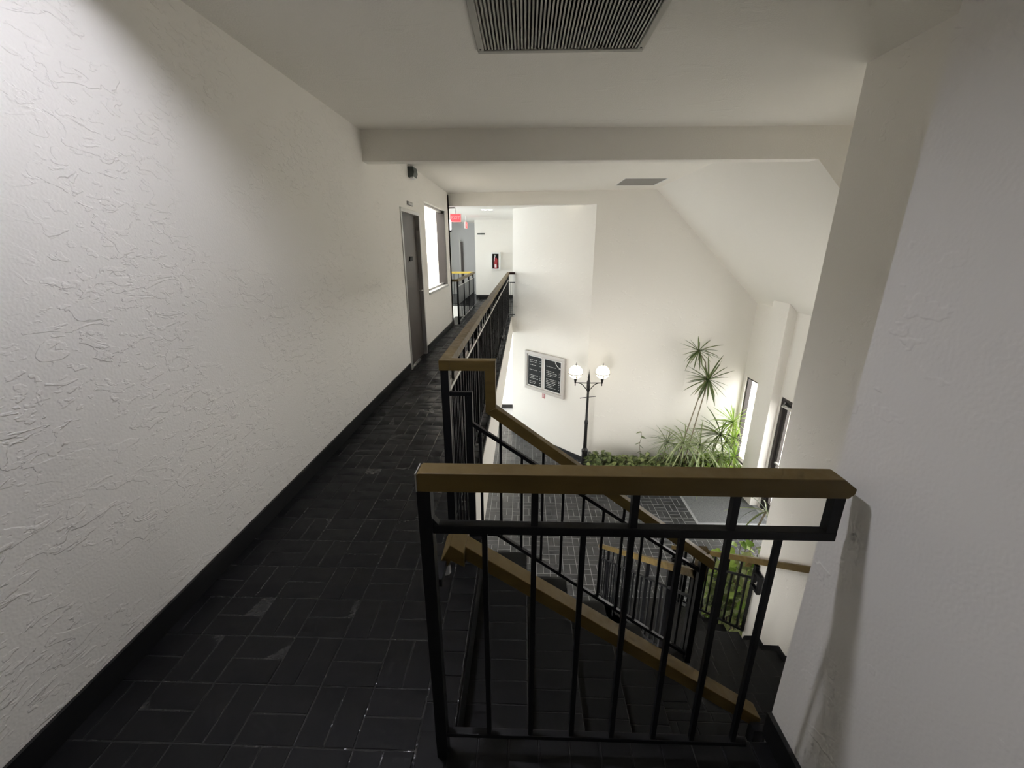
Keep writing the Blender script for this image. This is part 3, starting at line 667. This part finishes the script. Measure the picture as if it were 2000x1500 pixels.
for k in range(6): setp(v3, MB().box(-1.77, -1.55, 9.57 + k * 0.1, 9.60 + k * 0.1, 2.42, 2.44).build('slat', m_door))
dl = empty('hall_downlight', 'small recessed downlight in the far hall ceiling', 'ceiling light', (-0.9, 10.49, 2.42))
for x in (-1.03, -0.89): setp(dl, MB().box(x, x + 0.12, 10.40, 10.58, 2.435, 2.45).build('lens', m_can))
setp(dl, MB().box(-0.91, -0.89, 10.40, 10.58, 2.42, 2.45).build('divider', m_white))
d2 = empty('end_downlight', 'recessed downlight washing the gray wall at the end of the hall', 'ceiling light', (-2.45, 13.35, 2.42))
setp(d2, MB().box(-2.6, -2.3, 13.2, 13.5, 2.46, 2.48).build('lens', m_warmtube))
setp(d2, MB().box(-2.6, -2.58, 13.2, 13.5, 2.42, 2.46).box(-2.32, -2.3, 13.2, 13.5, 2.42, 2.46).build('rim', m_white))

# wall things on the corridor wall
s = empty('emergency_light', 'small dark emergency light box on the corridor wall near the ceiling', 'emergency light', (XL, 6.03, 2.5))
mb = MB(); mb.prism([(XL, 2.57), (XL + 0.075, 2.57), (XL + 0.085, 2.50), (XL + 0.07, 2.452), (XL, 2.44)], 'y', 5.93, 6.13); setp(s, mb.build('housing', mat('dark_green_gray', (0.06, 0.075, 0.065), 0.5), bevel=0.008))
setp(s, MB().prism([(XL + 0.02, 2.444), (XL + 0.066, 2.452), (XL + 0.06, 2.432), (XL + 0.02, 2.43)], 'y', 5.96, 6.10).build('lens', m_white))
s = empty('room_plate', 'small gray nameplate on the corridor wall above the brown door', 'sign', (XL, 5.92, 2.12))
setp(s, MB().box(XL, XL + 0.008, 5.79, 6.05, 2.10, 2.145).build('plate', m_frame)); setp(s, MB().box(XL + 0.008, XL + 0.012, 5.83, 6.03, 2.108, 2.137).build('insert', m_alu))

# far hall: exit signs, wall plate, extinguisher cabinet, sconce, door
def text_mesh(body, size, m):
    c = bpy.data.curves.new('letters', 'FONT'); c.body = body; c.size = size; c.align_x = 'CENTER'; c.align_y = 'CENTER'; c.extrude = 0.002
    o = bpy.data.objects.new('letters_tmp', c); COL.objects.link(o); dg = bpy.context.evaluated_depsgraph_get()
    me = bpy.data.meshes.new_from_object(o.evaluated_get(dg)); bpy.data.objects.remove(o); me.materials.clear(); me.materials.append(m); return me
def exit_sign(x, y, z, face, label):
    e_ = empty('exit_sign', label, 'exit sign', (x, y, z), 'exit signs in the far hall')
    if face == 'y':
        link('housing', MB().box(-0.12, 0.12, 0.0, 0.04, -0.085, 0.085).mesh('housing', m_white), e_)
        link('panel', MB().box(-0.11, 0.11, -0.006, 0.0, -0.075, 0.075).mesh('panel', m_exit), e_)
        t = link('letters', text_mesh('EXIT', 0.095, m_exit_t), e_, (0, -0.009, 0)); t.rotation_euler = (PI / 2, 0, 0)
        link('hanger', MB().box(-0.01, 0.01, 0.01, 0.03, 0.085, 2.42 - z).mesh('hanger', m_white), e_)
    else:
        link('housing', MB().box(-0.02, 0.02, -0.14, 0.14, -0.085, 0.085).mesh('housing', m_white), e_)
        link('panel', MB().box(0.02, 0.027, -0.13, 0.13, -0.078, 0.078).mesh('panel', m_exit), e_)
        t = link('letters', text_mesh('EXIT', 0.095, m_exit_t), e_, (0.029, 0, 0)); t.rotation_euler = (PI / 2, 0, PI / 2)
        link('hanger', MB().box(-0.008, 0.008, -0.01, 0.01, 0.085, 2.42 - z).mesh('hanger', m_white), e_)
exit_sign(-1.50, 9.6, 2.19, 'y', 'red lit exit sign hanging nearest above the hall stairwell')
exit_sign(-1.68, 12.5, 2.19, 'x', 'red lit exit sign seen edge-on farther down the hall')
s = empty('hall_nameplate', 'thin black nameplate high on the pale far hall wall', 'sign', (-1.4, 13.98, 2.0))
setp(s, MB().box(-1.52, -1.28, 13.985, 14.0, 1.985, 2.025).build('plate', m_blackfelt)); setp(s, MB().box(-1.50, -1.30, 13.98, 13.985, 2.0, 2.01).build('insert', m_frame))
s = empty('extinguisher_cabinet', 'white wall cabinet holding a fire extinguisher on the pale far hall wall', 'cabinet', (-0.95, 13.9, 1.19))
x0, x1, z0, z1 = -1.075, -0.815, 0.935, 1.445
mb = MB(); mb.box(x0 - 0.01, x0 + 0.025, 13.85, 14.0, z0 - 0.01, z1 + 0.01); mb.box(x1 - 0.03, x1 + 0.03, 13.85, 14.0, z0 - 0.01, z1 + 0.01); mb.box(x0 + 0.025, x1 - 0.03, 13.85, 14.0, z0 - 0.01, z0 + 0.02); mb.box(x0 + 0.025, x1 - 0.03, 13.85, 14.0, z1 - 0.035, z1 + 0.01)
setp(s, mb.build('frame', m_white)); setp(s, MB().box(x0 + 0.025, x1 - 0.025, 13.985, 13.995, z0 + 0.02, z1 - 0.03).build('back', m_frame))
s = empty('fire_extinguisher', 'red fire extinguisher with white tag inside the white wall cabinet', 'fire extinguisher', (-0.945, 13.92, 0.955))
setp(s, MB().lathe([(0.055, 0), (0.06, 0.01), (0.06, 0.27), (0.045, 0.31), (0.02, 0.33), (0.018, 0.35)], (-0.945, 13.93, 0.957), 16).build('cylinder', m_red, smooth=True))
setp(s, MB().box(-0.975, -0.915, 13.864, 13.868, 0.99, 1.09).build('tag', m_white))
setp(s, MB().box(-0.97, -0.92, 13.90, 13.95, 1.307, 1.34).build('valve', m_iron))
setp(s, MB().tube([(-0.945, 13.90, 1.33), (-0.96, 13.875, 1.38), (-0.975, 13.872, 1.28), (-0.985, 13.872, 1.18)], 0.012, 6).build('hose', m_white))
s = empty('wall_sconce', 'white tube lamp with black bracket at the end of the corridor wall', 'lamp', (-1.62, 9.1, 2.0))
setp(s, MB().lathe([(0.02, 0.0), (0.035, 0.02), (0.035, 0.17), (0.025, 0.20)], (-1.575, 9.26, 1.93), 12).build('tube', m_tube, smooth=True))
setp(s, MB().lathe([(0.02, 0), (0.04, 0.02), (0.03, 0.035)], (-1.575, 9.26, 1.89), 12).build('socket', m_iron)); setp(s, MB().box(-1.585, -1.565, 8.95, 9.24, 1.89, 1.91).build('bracket', m_iron))
dr = bpy.data.objects.new('door_3', None); COL.objects.link(dr); struct(dr)
MB().box(-2.33, -2.28, 15.44, 15.5, 0, 1.85).box(-1.62, -1.57, 15.44, 15.5, 0, 1.85).build('door_frame', m_alu, dr)
lf = MB().box(-2.28, -2.2, 15.45, 15.5, 0, 1.80).build('door_leaf', m_door, dr)

# ---------------------------------------------------------------- directory board on the angled wall
dvw = -dv   # direction towards the jamb (image right)
A = Vector((0.084 - 0.03, 9.886 - 0.03, 0)); 
base = Vector((cx_, cy_, 0)) + dv * ((Vector((cx_, cy_, 0)) - A).length)
Wd, z0, z1 = 1.235, -1.69, -0.745
bdir = empty('directory_board', 'gray framed building directory with two black letter panels on the angled wall', 'directory', (base.x, base.y, z0))
def onwall(u, d, z): q = base + dvw * u + nv * d; return (q.x, q.y, z)
def wbox(u0, u1, d0, d1, za, zb):
    vs = [onwall(u, d, z) for z in (za, zb) for (u, d) in ((u0, d1), (u1, d1), (u1, d0), (u0, d0))]
    return MB().add(vs, [(0, 3, 2, 1), (4, 5, 6, 7), (0, 1, 5, 4), (1, 2, 6, 5), (2, 3, 7, 6), (3, 0, 4, 7)])
for r in ((0, Wd, z0, z0 + 0.075), (0, Wd, z1 - 0.075, z1), (0, 0.075, z0 + 0.075, z1 - 0.075), (Wd - 0.075, Wd, z0 + 0.075, z1 - 0.075)):
    setp(bdir, wbox(r[0], r[1], 0.0, 0.06, r[2], r[3]).build('frame', m_board, bevel=0.006))
setp(bdir, wbox(0.075, Wd - 0.075, 0.0, 0.035, z0 + 0.075, z1 - 0.075).build('backing', m_board))
rr = random.Random(5)
for (u0, u1) in ((0.10, 0.535), (0.64, 1.12)):
    for q in ((u0 - 0.012, u1 + 0.012, z0 + 0.10, z0 + 0.112), (u0 - 0.012, u1 + 0.012, z1 - 0.112, z1 - 0.10), (u0 - 0.012, u0, z0 + 0.112, z1 - 0.112), (u1, u1 + 0.012, z0 + 0.112, z1 - 0.112)):
        setp(bdir, wbox(q[0], q[1], 0.035, 0.043, q[2], q[3]).build('bead', m_white))
    pn = setp(bdir, wbox(u0, u1, 0.035, 0.038, z0 + 0.112, z1 - 0.112).build('letter_panel', m_blackfelt))
    lines = ((0.19, 5), (0.235, 4), (0.31, 4), (0.43, 5), (0.56, 5), (0.60, 4), (0.64, 6), (0.72, 4), (0.76, 3)) if u0 < 0.3 else ((0.25, 6), (0.36, 5), (0.40, 6), (0.44, 6), (0.48, 4), (0.55, 6), (0.59, 6), (0.63, 5), (0.67, 5), (0.71, 4), (0.75, 6))
    for (dz, nw) in lines:
        z = z1 - 0.02 - dz; u = u0 + 0.05; mbt = MB()
        for _ in range(nw):
            wd = rr.uniform(0.025, 0.055)
            if u + wd > u1 - 0.10: break
            b = wbox(u, u + wd, 0.038, 0.0395, z, z + 0.011); mbt.add(b.v, b.f); u += wd + 0.014
        b = wbox(u1 - 0.06, u1 - 0.03, 0.038, 0.0395, z, z + 0.010); mbt.add(b.v, b.f)
        o = mbt.build('text_line', m_letters); o.parent = pn; o.matrix_parent_inverse = Matrix.Identity(4)
    if u0 > 0.3:
        mbt = MB(); cu, cz, R_ = u1 + 0.02, z1 - 0.05, 0.205; pts = []
        for k in range(13):
            a = PI + (PI / 2) * k / 12
            pts.append((cu + R_ * math.cos(a), cz + R_ * math.sin(a)))
        pts = [p for p in pts if p[0] < u1 - 0.002 and p[1] < z1 - 0.114]
        mbt.tube([onwall(p[0], 0.040, p[1]) for p in pts], 0.007, 6); o = mbt.build('arc_mark', m_white); o.parent = pn
rs = empty('red_wall_sign', 'small red sign with pale symbol on the wall under the directory', 'sign', onwall(0.58, 0, -1.82))
setp(rs, wbox(0.545, 0.635, 0, 0.008, -1.835, -1.70).build('plate', m_red, bevel=0.003))
for q in ((0.558, 0.622, -1.825, -1.818), (0.558, 0.622, -1.717, -1.710), (0.558, 0.564, -1.818, -1.717), (0.616, 0.622, -1.818, -1.717)): setp(rs, wbox(q[0], q[1], 0.008, 0.0095, q[2], q[3]).build('border', m_white))
setp(rs, wbox(0.582, 0.598, 0.008, 0.0095, -1.80, -1.735).build('symbol', m_white))

# ---------------------------------------------------------------- lamp post
LX, LY = 1.285, 8.0
lp = empty('lamp_post', 'black iron lamp post with two glowing white globes beside the planter', 'lamp post', (LX, LY, LF))
setp(lp, MB().lathe([(0.085, 0), (0.085, 0.03), (0.072, 0.06), (0.058, 0.50), (0.066, 0.53), (0.066, 0.57), (0.045, 0.61), (0.038, 0.63)], (LX, LY, LF), 10).build('base', m_iron))
setp(lp, MB().lathe([(0.038, 0.62), (0.034, 1.10), (0.034, 1.15), (0.043, 1.18), (0.040, 1.22), (0.027, 1.25), (0.022, 1.86)], (LX, LY, LF), 12).build('shaft', m_iron, smooth=True))
setp(lp, MB().lathe([(0.022, 1.86), (0.030, 1.87), (0.036, 1.96), (0.036, 2.07), (0.028, 2.09), (0.020, 2.12), (0.026, 2.15), (0.018, 2.20), (0.010, 2.23), (0.003, 2.30), (0.0005, 2.33)], (LX, LY, LF), 12).build('finial', m_iron, smooth=True))
setp(lp, MB().tube([(LX - 0.16, LY - 0.06, LF + 1.74), (LX - 0.15, LY - 0.056, LF + 1.74), (LX + 0.15, LY + 0.056, LF + 1.74), (LX + 0.16, LY + 0.06, LF + 1.74)], [0.012, 0.008, 0.008, 0.012], 8).build('ladder_bar', m_iron))
for sgn in (-1, 1):
    gx = LX + sgn * 0.265; gz = LF + 2.32
    setp(lp, MB().tube([(LX, LY, LF + 2.04), (gx, LY, LF + 2.045)], 0.010).tube([(LX + sgn * 0.02, LY, LF + 1.88)] + [(LX + sgn * (0.02 + 0.17 * t), LY, LF + 1.88 + 0.155 * math.sin(t * PI / 2)) for t in (0.2, 0.4, 0.6, 0.8, 1.0)], 0.009).build('arm', m_iron))
    cup = setp(lp, MB().lathe([(0.004, -0.34), (0.010, -0.33), (0.007, -0.30), (0.016, -0.28), (0.022, -0.24), (0.030, -0.205), (0.034, -0.19)], (gx, LY, gz - 0.0), 10).build('cup', m_iron))
    R_ = 0.135
    setp(lp, MB().lathe([(max(0.002, R_ * math.sin(PI * k / 14)), -0.055 - R_ * math.cos(PI * k / 14)) for k in range(15)], (gx, LY, gz), 24).build('globe', m_globe, smooth=True))
    rg = MB(); zz = gz - 0.085
    rg.tube([(gx + 0.137 * math.cos(2 * PI * k / 24), LY + 0.137 * math.sin(2 * PI * k / 24), zz) for k in range(25)], 0.0065, 6)
    for k in range(3):
        a = 2 * PI * k / 3 - PI / 2
        rg.tube([(gx + r_ * math.cos(a), LY + r_ * math.sin(a), gz + h_) for (r_, h_) in ((0.03, -0.195), (0.06, -0.18), (0.10, -0.155), (0.13, -0.115), (0.139, -0.085))], 0.0065, 6)
    setp(lp, rg.build('cage', m_iron)); setp(lp, MB().lathe([(0.010, 0.075), (0.008, 0.09), (0.004, 0.13), (0.001, 0.14)], (gx, LY, gz), 8).build('tip', m_iron))

# ---------------------------------------------------------------- planters and plants
pb = empty('lobby_planter', 'low dark brick planter bed along the far lobby wall', 'planter', (2.9, 7.9, LF))
mb = MB(); mb.box(1.42, 4.38, 7.55, 7.63, LF, LF + 0.28); mb.box(1.42, 1.50, 7.63, 8.5, LF, LF + 0.28); setp(pb, mb.build('curb', m_lbrick))
setp(pb, MB().box(1.50, 4.38, 7.63, 8.12, LF, LF + 0.22).build('soil', m_soil))
pb2 = empty('stair_planter', 'planter box of leafy plants beside the lower stair railing', 'planter', (2.6, 3.6, LF))
mb = MB(); mb.box(2.09, 2.15, 3.02, 4.3, LF, LF + 0.45); mb.box(2.15, 4.3, 4.24, 4.3, LF, LF + 0.45); setp(pb2, mb.build('curb', m_lbrick)); setp(pb2, MB().box(2.15, 4.3, 2.86, 4.24, LF, LF + 0.4).build('soil', m_soil))

def heart(sz):
    p = [(0, 0), (0.30, -0.10), (0.46, 0.15), (0.40, 0.50), (0.2, 0.82), (0, 1.08), (-0.2, 0.82), (-0.40, 0.50), (-0.46, 0.15), (-0.30, -0.10)]
    vs = [(x * sz, y * sz, 0.18 * abs(x) * sz - 0.14 * max(0, y - 0.3) ** 2 * sz) for x, y in p] + [(0, 0.35 * sz, -0.03 * sz), (0, 0.72 * sz, -0.06 * sz)]
    return vs, [(0, 1, 2, 10), (10, 2, 3, 11), (11, 3, 4), (11, 4, 5), (0, 10, 8, 9), (10, 11, 7, 8), (11, 6, 7), (11, 5, 6)]
hmesh = {}
def heart_mesh(m):
    if m.name not in hmesh:
        v, f = heart(1.0); hmesh[m.name] = MB().add(v, f).mesh('leaf', m, True)
    return hmesh[m.name]
def leaf_matrix(loc, az, tilt, roll, sz):
    return Matrix.Translation(loc) @ Matrix.Rotation(az, 4, 'Z') @ Matrix.Rotation(tilt, 4, 'X') @ Matrix.Rotation(roll, 4, 'Y') @ Matrix.Scale(sz, 4)
def pothos(loc, rx, ry, hgt, nsep, nfill, sz, m, label, seed, group=None, spill=0.0, face=None):
    r = random.Random(seed); root = empty('pothos_plant', label, 'plant', loc, group); fill = MB(); v0, f0 = heart(1.0); stems = MB()
    for i in range(nsep + nfill):
        a = r.uniform(0, 2 * PI); q = math.sqrt(r.uniform(0, 1)); x, y = rx * q * math.cos(a), ry * q * math.sin(a)
        z = hgt * (1 - 0.55 * q * q) * (r.uniform(0.72, 1.02) if i < nsep else r.uniform(0.25, 0.85)) - spill * max(0, -y / ry) * q
        az = r.uniform(-PI, PI) if face is None else face + r.gauss(0, 0.8)
        M = leaf_matrix(Vector((x, y, z)), az, r.uniform(-1.0, 0.35), r.uniform(-0.5, 0.5), sz * r.uniform(0.7, 1.2))
        if i < nsep: o = link('leaf', heart_mesh(m), root); o.matrix_local = M
        else: fill.add([tuple(M @ Vector(v)) for v in v0], f0)
        if i % 4 == 0: stems.tube([(x * 0.3, y * 0.3, 0), (x * 0.8, y * 0.8, z * 0.7), (x, y, z)], 0.004, 4)
    f_ = fill.build('foliage', m, root, True); f_['kind'] = 'stuff'; stems.build('stems', m_stem, root)
    return root
lab = ['pothos clump at the foot of the lamp post', 'low pothos clump second from the lamp post', 'pothos clump in the middle of the far planter', 'pothos clump below the tall bare dracaena stems',
       'pothos clump under the arching strap leaves', 'bright pothos clump nearest the entrance window']
for i, (x, h_) in enumerate(((1.62, 0.42), (2.08, 0.34), (2.54, 0.36), (3.0, 0.36), (3.5, 0.36), (3.9, 0.45))):
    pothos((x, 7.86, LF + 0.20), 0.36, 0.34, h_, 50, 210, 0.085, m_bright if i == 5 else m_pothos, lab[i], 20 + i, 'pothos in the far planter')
pothos((3.38, 7.50, LF + 0.03), 0.16, 0.10, 0.22, 8, 4, 0.10, m_bright, 'small pothos trail spilling over the planter curb onto the floor', 31, None, 0.1)
# vine sprig standing up
vs_ = empty('vine_sprig', 'single climbing vine sprig with four leaves against the far wall', 'plant', (2.47, 8.1, LF + 0.25))
pts = [Vector((0, 0, 0)), Vector((0.01, 0, 0.2)), Vector((-0.03, 0, 0.42)), Vector((0.0, 0, 0.58)), Vector((-0.02, -0.02, 0.70))]
MB().tube(pts, 0.005, 5).build('stem', m_stem, vs_)
for (p, az, t) in (((0, 0, 0.36), -1.2, -0.6), ((-0.02, 0, 0.44), 1.3, -0.4), ((0, 0, 0.58), -1.4, -0.3), ((-0.02, -0.02, 0.70), 1.6, -0.2), ((0.01, 0, 0.24), 1.1, -0.5)):
    o = link('leaf', heart_mesh(m_drac), vs_); o.matrix_local = leaf_matrix(Vector(p), az, t, 0.2, 0.11)

def strap(n=7, w_=0.012, droop=0.5, up=0.3):
    """strap leaf of unit length along +Y: rises then droops"""
    vs = []; fs = []
    for i in range(n + 1):
        t = i / n; y = t * (1 - 0.15 * droop * t); z = up * t - droop * t * t; ww = w_ * (0.55 + 1.2 * t) * (1 - t ** 2.2) + 0.0006
        vs += [(-ww, y, z), (0, y, z - ww * 0.5), (ww, y, z)]
    for i in range(n):
        a = i * 3; fs += [(a, a + 1, a + 4, a + 3), (a + 1, a + 2, a + 5, a + 4)]
    return vs, fs
straps = {}
def strap_mesh(m, w_, droop, up):
    k = (m.name, w_, droop, up)
    if k not in straps: v, f = strap(7, w_, droop, up); straps[k] = MB().add(v, f).mesh('leaf', m, True)
    return straps[k]
def rosette(root, c, n, ln, m, seed, elev=(-0.9, 1.2), droop=0.25, w_=0.022, tilt=None):
    r = random.Random(seed)
    for i in range(n):
        az = 2 * PI * (i * 0.618) + r.uniform(-0.2, 0.2); el = elev[0] + (elev[1] - elev[0]) * ((i + 0.5) / n) ** 0.9 + r.uniform(-0.15, 0.15)
        o = link('leaf', strap_mesh(m, w_, round(droop * r.choice((0.5, 1.0, 1.6)), 2), 0.0), root); l_ = ln * r.uniform(0.75, 1.1)
        for _ in range(30):   # leaves bend away from the walls
            M = Matrix.Translation(Vector(c)) @ Matrix.Rotation(az, 4, 'Z') @ Matrix.Rotation(el, 4, 'X') @ Matrix.Rotation(r.uniform(-0.5, 0.5), 4, 'Y') @ Matrix.Scale(l_, 4)
            q = [M @ Vector((0, y_, 0)) + root.location for y_ in (0.5, 1.0)]
            if all(p.y < wy(p.x) - 0.03 and p.x < 4.36 for p in q): break
            az += 0.55; l_ *= 0.97
        o.matrix_local = M
BZ = LF + 0.2
def drac(base, top, mid, n, ln, m, label, seed, elev=(-0.9, 1.2), droop=0.25, w_=0.022, name='dracaena', rst=0.011):
    root = empty(name, label, 'plant', base); b = Vector(base); t = Vector(top) - b
    pts = [Vector((0, 0, 0))] + [Vector(q) - b for q in mid] + [t]
    MB().tube(pts, [rst] * len(pts), 6).build('stem', m_stem, root)
    rosette(root, t, n, ln, m, seed, elev, droop, w_); return root
drac((3.15, 7.9, BZ), (3.30, 7.85, -0.28), [(3.29, 7.86, -1.93), (3.52, 7.86, -0.75), (3.46, 7.86, -0.50)], 34, 0.42, m_drac, 'tallest bare-stemmed dracaena with a spiky top rosette near the far wall', 41, (-1.1, 1.0), 0.25, 0.034)
drac((3.30, 7.85, BZ), (3.56, 7.85, -0.84), [(3.41, 7.85, -1.93), (3.54, 7.85, -1.0)], 46, 0.50, m_drac, 'second dracaena with a dense hanging rosette below the tallest one', 42, (-1.5, 1.25), 0.12, 0.036)
drac((2.85, 7.85, BZ), (2.90, 7.82, -2.18), [(2.87, 7.83, -2.6)], 34, 0.48, m_drac, 'thin spiky dracaena leftmost among the arching plants', 43, (-0.4, 1.2), 0.7, 0.016)
drac((3.2, 7.80, BZ), (3.22, 7.75, -2.17), [(3.2, 7.78, -2.6)], 58, 0.64, m_spider, 'arching strap-leaved plant spilling over the planter edge', 44, (-0.3, 1.15), 1.0, 0.019)
drac((3.5, 7.80, BZ), (3.55, 7.75, -2.2), [(3.5, 7.78, -2.6)], 58, 0.64, m_spider, 'pale strap-leaved plant between the dracaena stems and the window', 45, (-0.3, 1.15), 1.0, 0.019)
drac((3.8, 7.85, BZ), (3.95, 7.82, -1.98), [(3.85, 7.85, -2.5)], 40, 0.60, m_drac, 'spiky dark green dracaena leaning towards the entrance window', 46, (-0.7, 1.1), 0.5, 0.026)
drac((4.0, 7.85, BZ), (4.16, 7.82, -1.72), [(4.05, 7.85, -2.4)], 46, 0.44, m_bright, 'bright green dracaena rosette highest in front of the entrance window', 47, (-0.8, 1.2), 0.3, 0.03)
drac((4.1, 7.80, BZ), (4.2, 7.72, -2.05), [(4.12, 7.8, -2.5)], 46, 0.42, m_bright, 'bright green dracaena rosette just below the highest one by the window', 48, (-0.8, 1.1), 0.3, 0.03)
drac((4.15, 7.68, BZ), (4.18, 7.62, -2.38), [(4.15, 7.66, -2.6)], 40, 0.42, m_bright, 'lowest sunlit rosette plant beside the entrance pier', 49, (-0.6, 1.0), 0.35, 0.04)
drac((3.85, 7.7, BZ), (3.9, 7.62, -2.38), [(3.86, 7.66, -2.6)], 40, 0.40, m_spider, 'pale star-shaped strap plant low in the planter by the window', 50, (-0.6, 1.0), 0.4, 0.032)
drac((2.6, 4.1, LF + 0.4), (2.98, 4.5, -1.50), [(2.65, 4.15, -2.4), (2.82, 4.4, -1.75)], 14, 0.45, m_drac, 'lone drooping dracaena beside the white stair wall above the mat', 51, (-0.8, 0.6), 0.5, 0.022)
plab = ['big-leaved pothos mass behind the lower stair railing, nearest the wall', 'big-leaved pothos mass behind the lower stair railing, middle clump', 'big-leaved pothos mass at the far low end of the stair planter']
for i, (x, y, h_) in enumerate(((2.46, 3.32, 1.45), (2.42, 3.68, 1.28), (2.50, 4.02, 1.08))):
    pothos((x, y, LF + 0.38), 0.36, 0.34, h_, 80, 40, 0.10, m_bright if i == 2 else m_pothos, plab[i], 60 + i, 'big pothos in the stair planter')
r = random.Random(77); cur = empty('leaf_curtain', 'hanging curtain of broad pothos leaves between the stair railing bars', 'plant', (2.2, 3.6, LF + 0.4), 'big pothos in the stair planter')
for i in range(170):
    y = r.uniform(3.02, 4.25); z = r.uniform(LF + 0.5, LF + 0.45 + (1.65 - (y - 3.0) * 0.75))
    o = link('leaf', heart_mesh(m_bright if r.random() < 0.3 else m_pothos), cur); o.matrix_local = leaf_matrix(Vector((r.uniform(-0.06, 0.12), y - 3.6, z - LF - 0.4)), PI / 2 + r.gauss(0, 0.7), r.uniform(-1.4, -0.3), r.uniform(-0.6, 0.6), r.uniform(0.07, 0.115))
mb = MB()
for i in range(9):
    y = -0.5 + 0.125 * i; mb.tube([(0.03, y, 0.0), (0.05, y + 0.05, 0.6), (0.02, y - 0.03, 1.55 - (y + 0.6) * 0.75)], 0.005, 4)
mb.build('stems', m_stem, cur)

# ---------------------------------------------------------------- outdoors by the entrance
mb = MB(); mb.box(4.55, 25, -6, 25, LF - 0.15, LF - 0.03); struct(mb.build('ground_outside', m_paving))
mb = MB(); mb.box(6.6, 6.9, 9.0, 12.4, LF - 0.03, 1.2); struct(mb.build('wall_outside', m_cream))
mb = MB(); mb.box(-9, -3.72, 4, 20, LF - 0.15, LF - 0.03); struct(mb.build('ground_hall_side', m_paving))
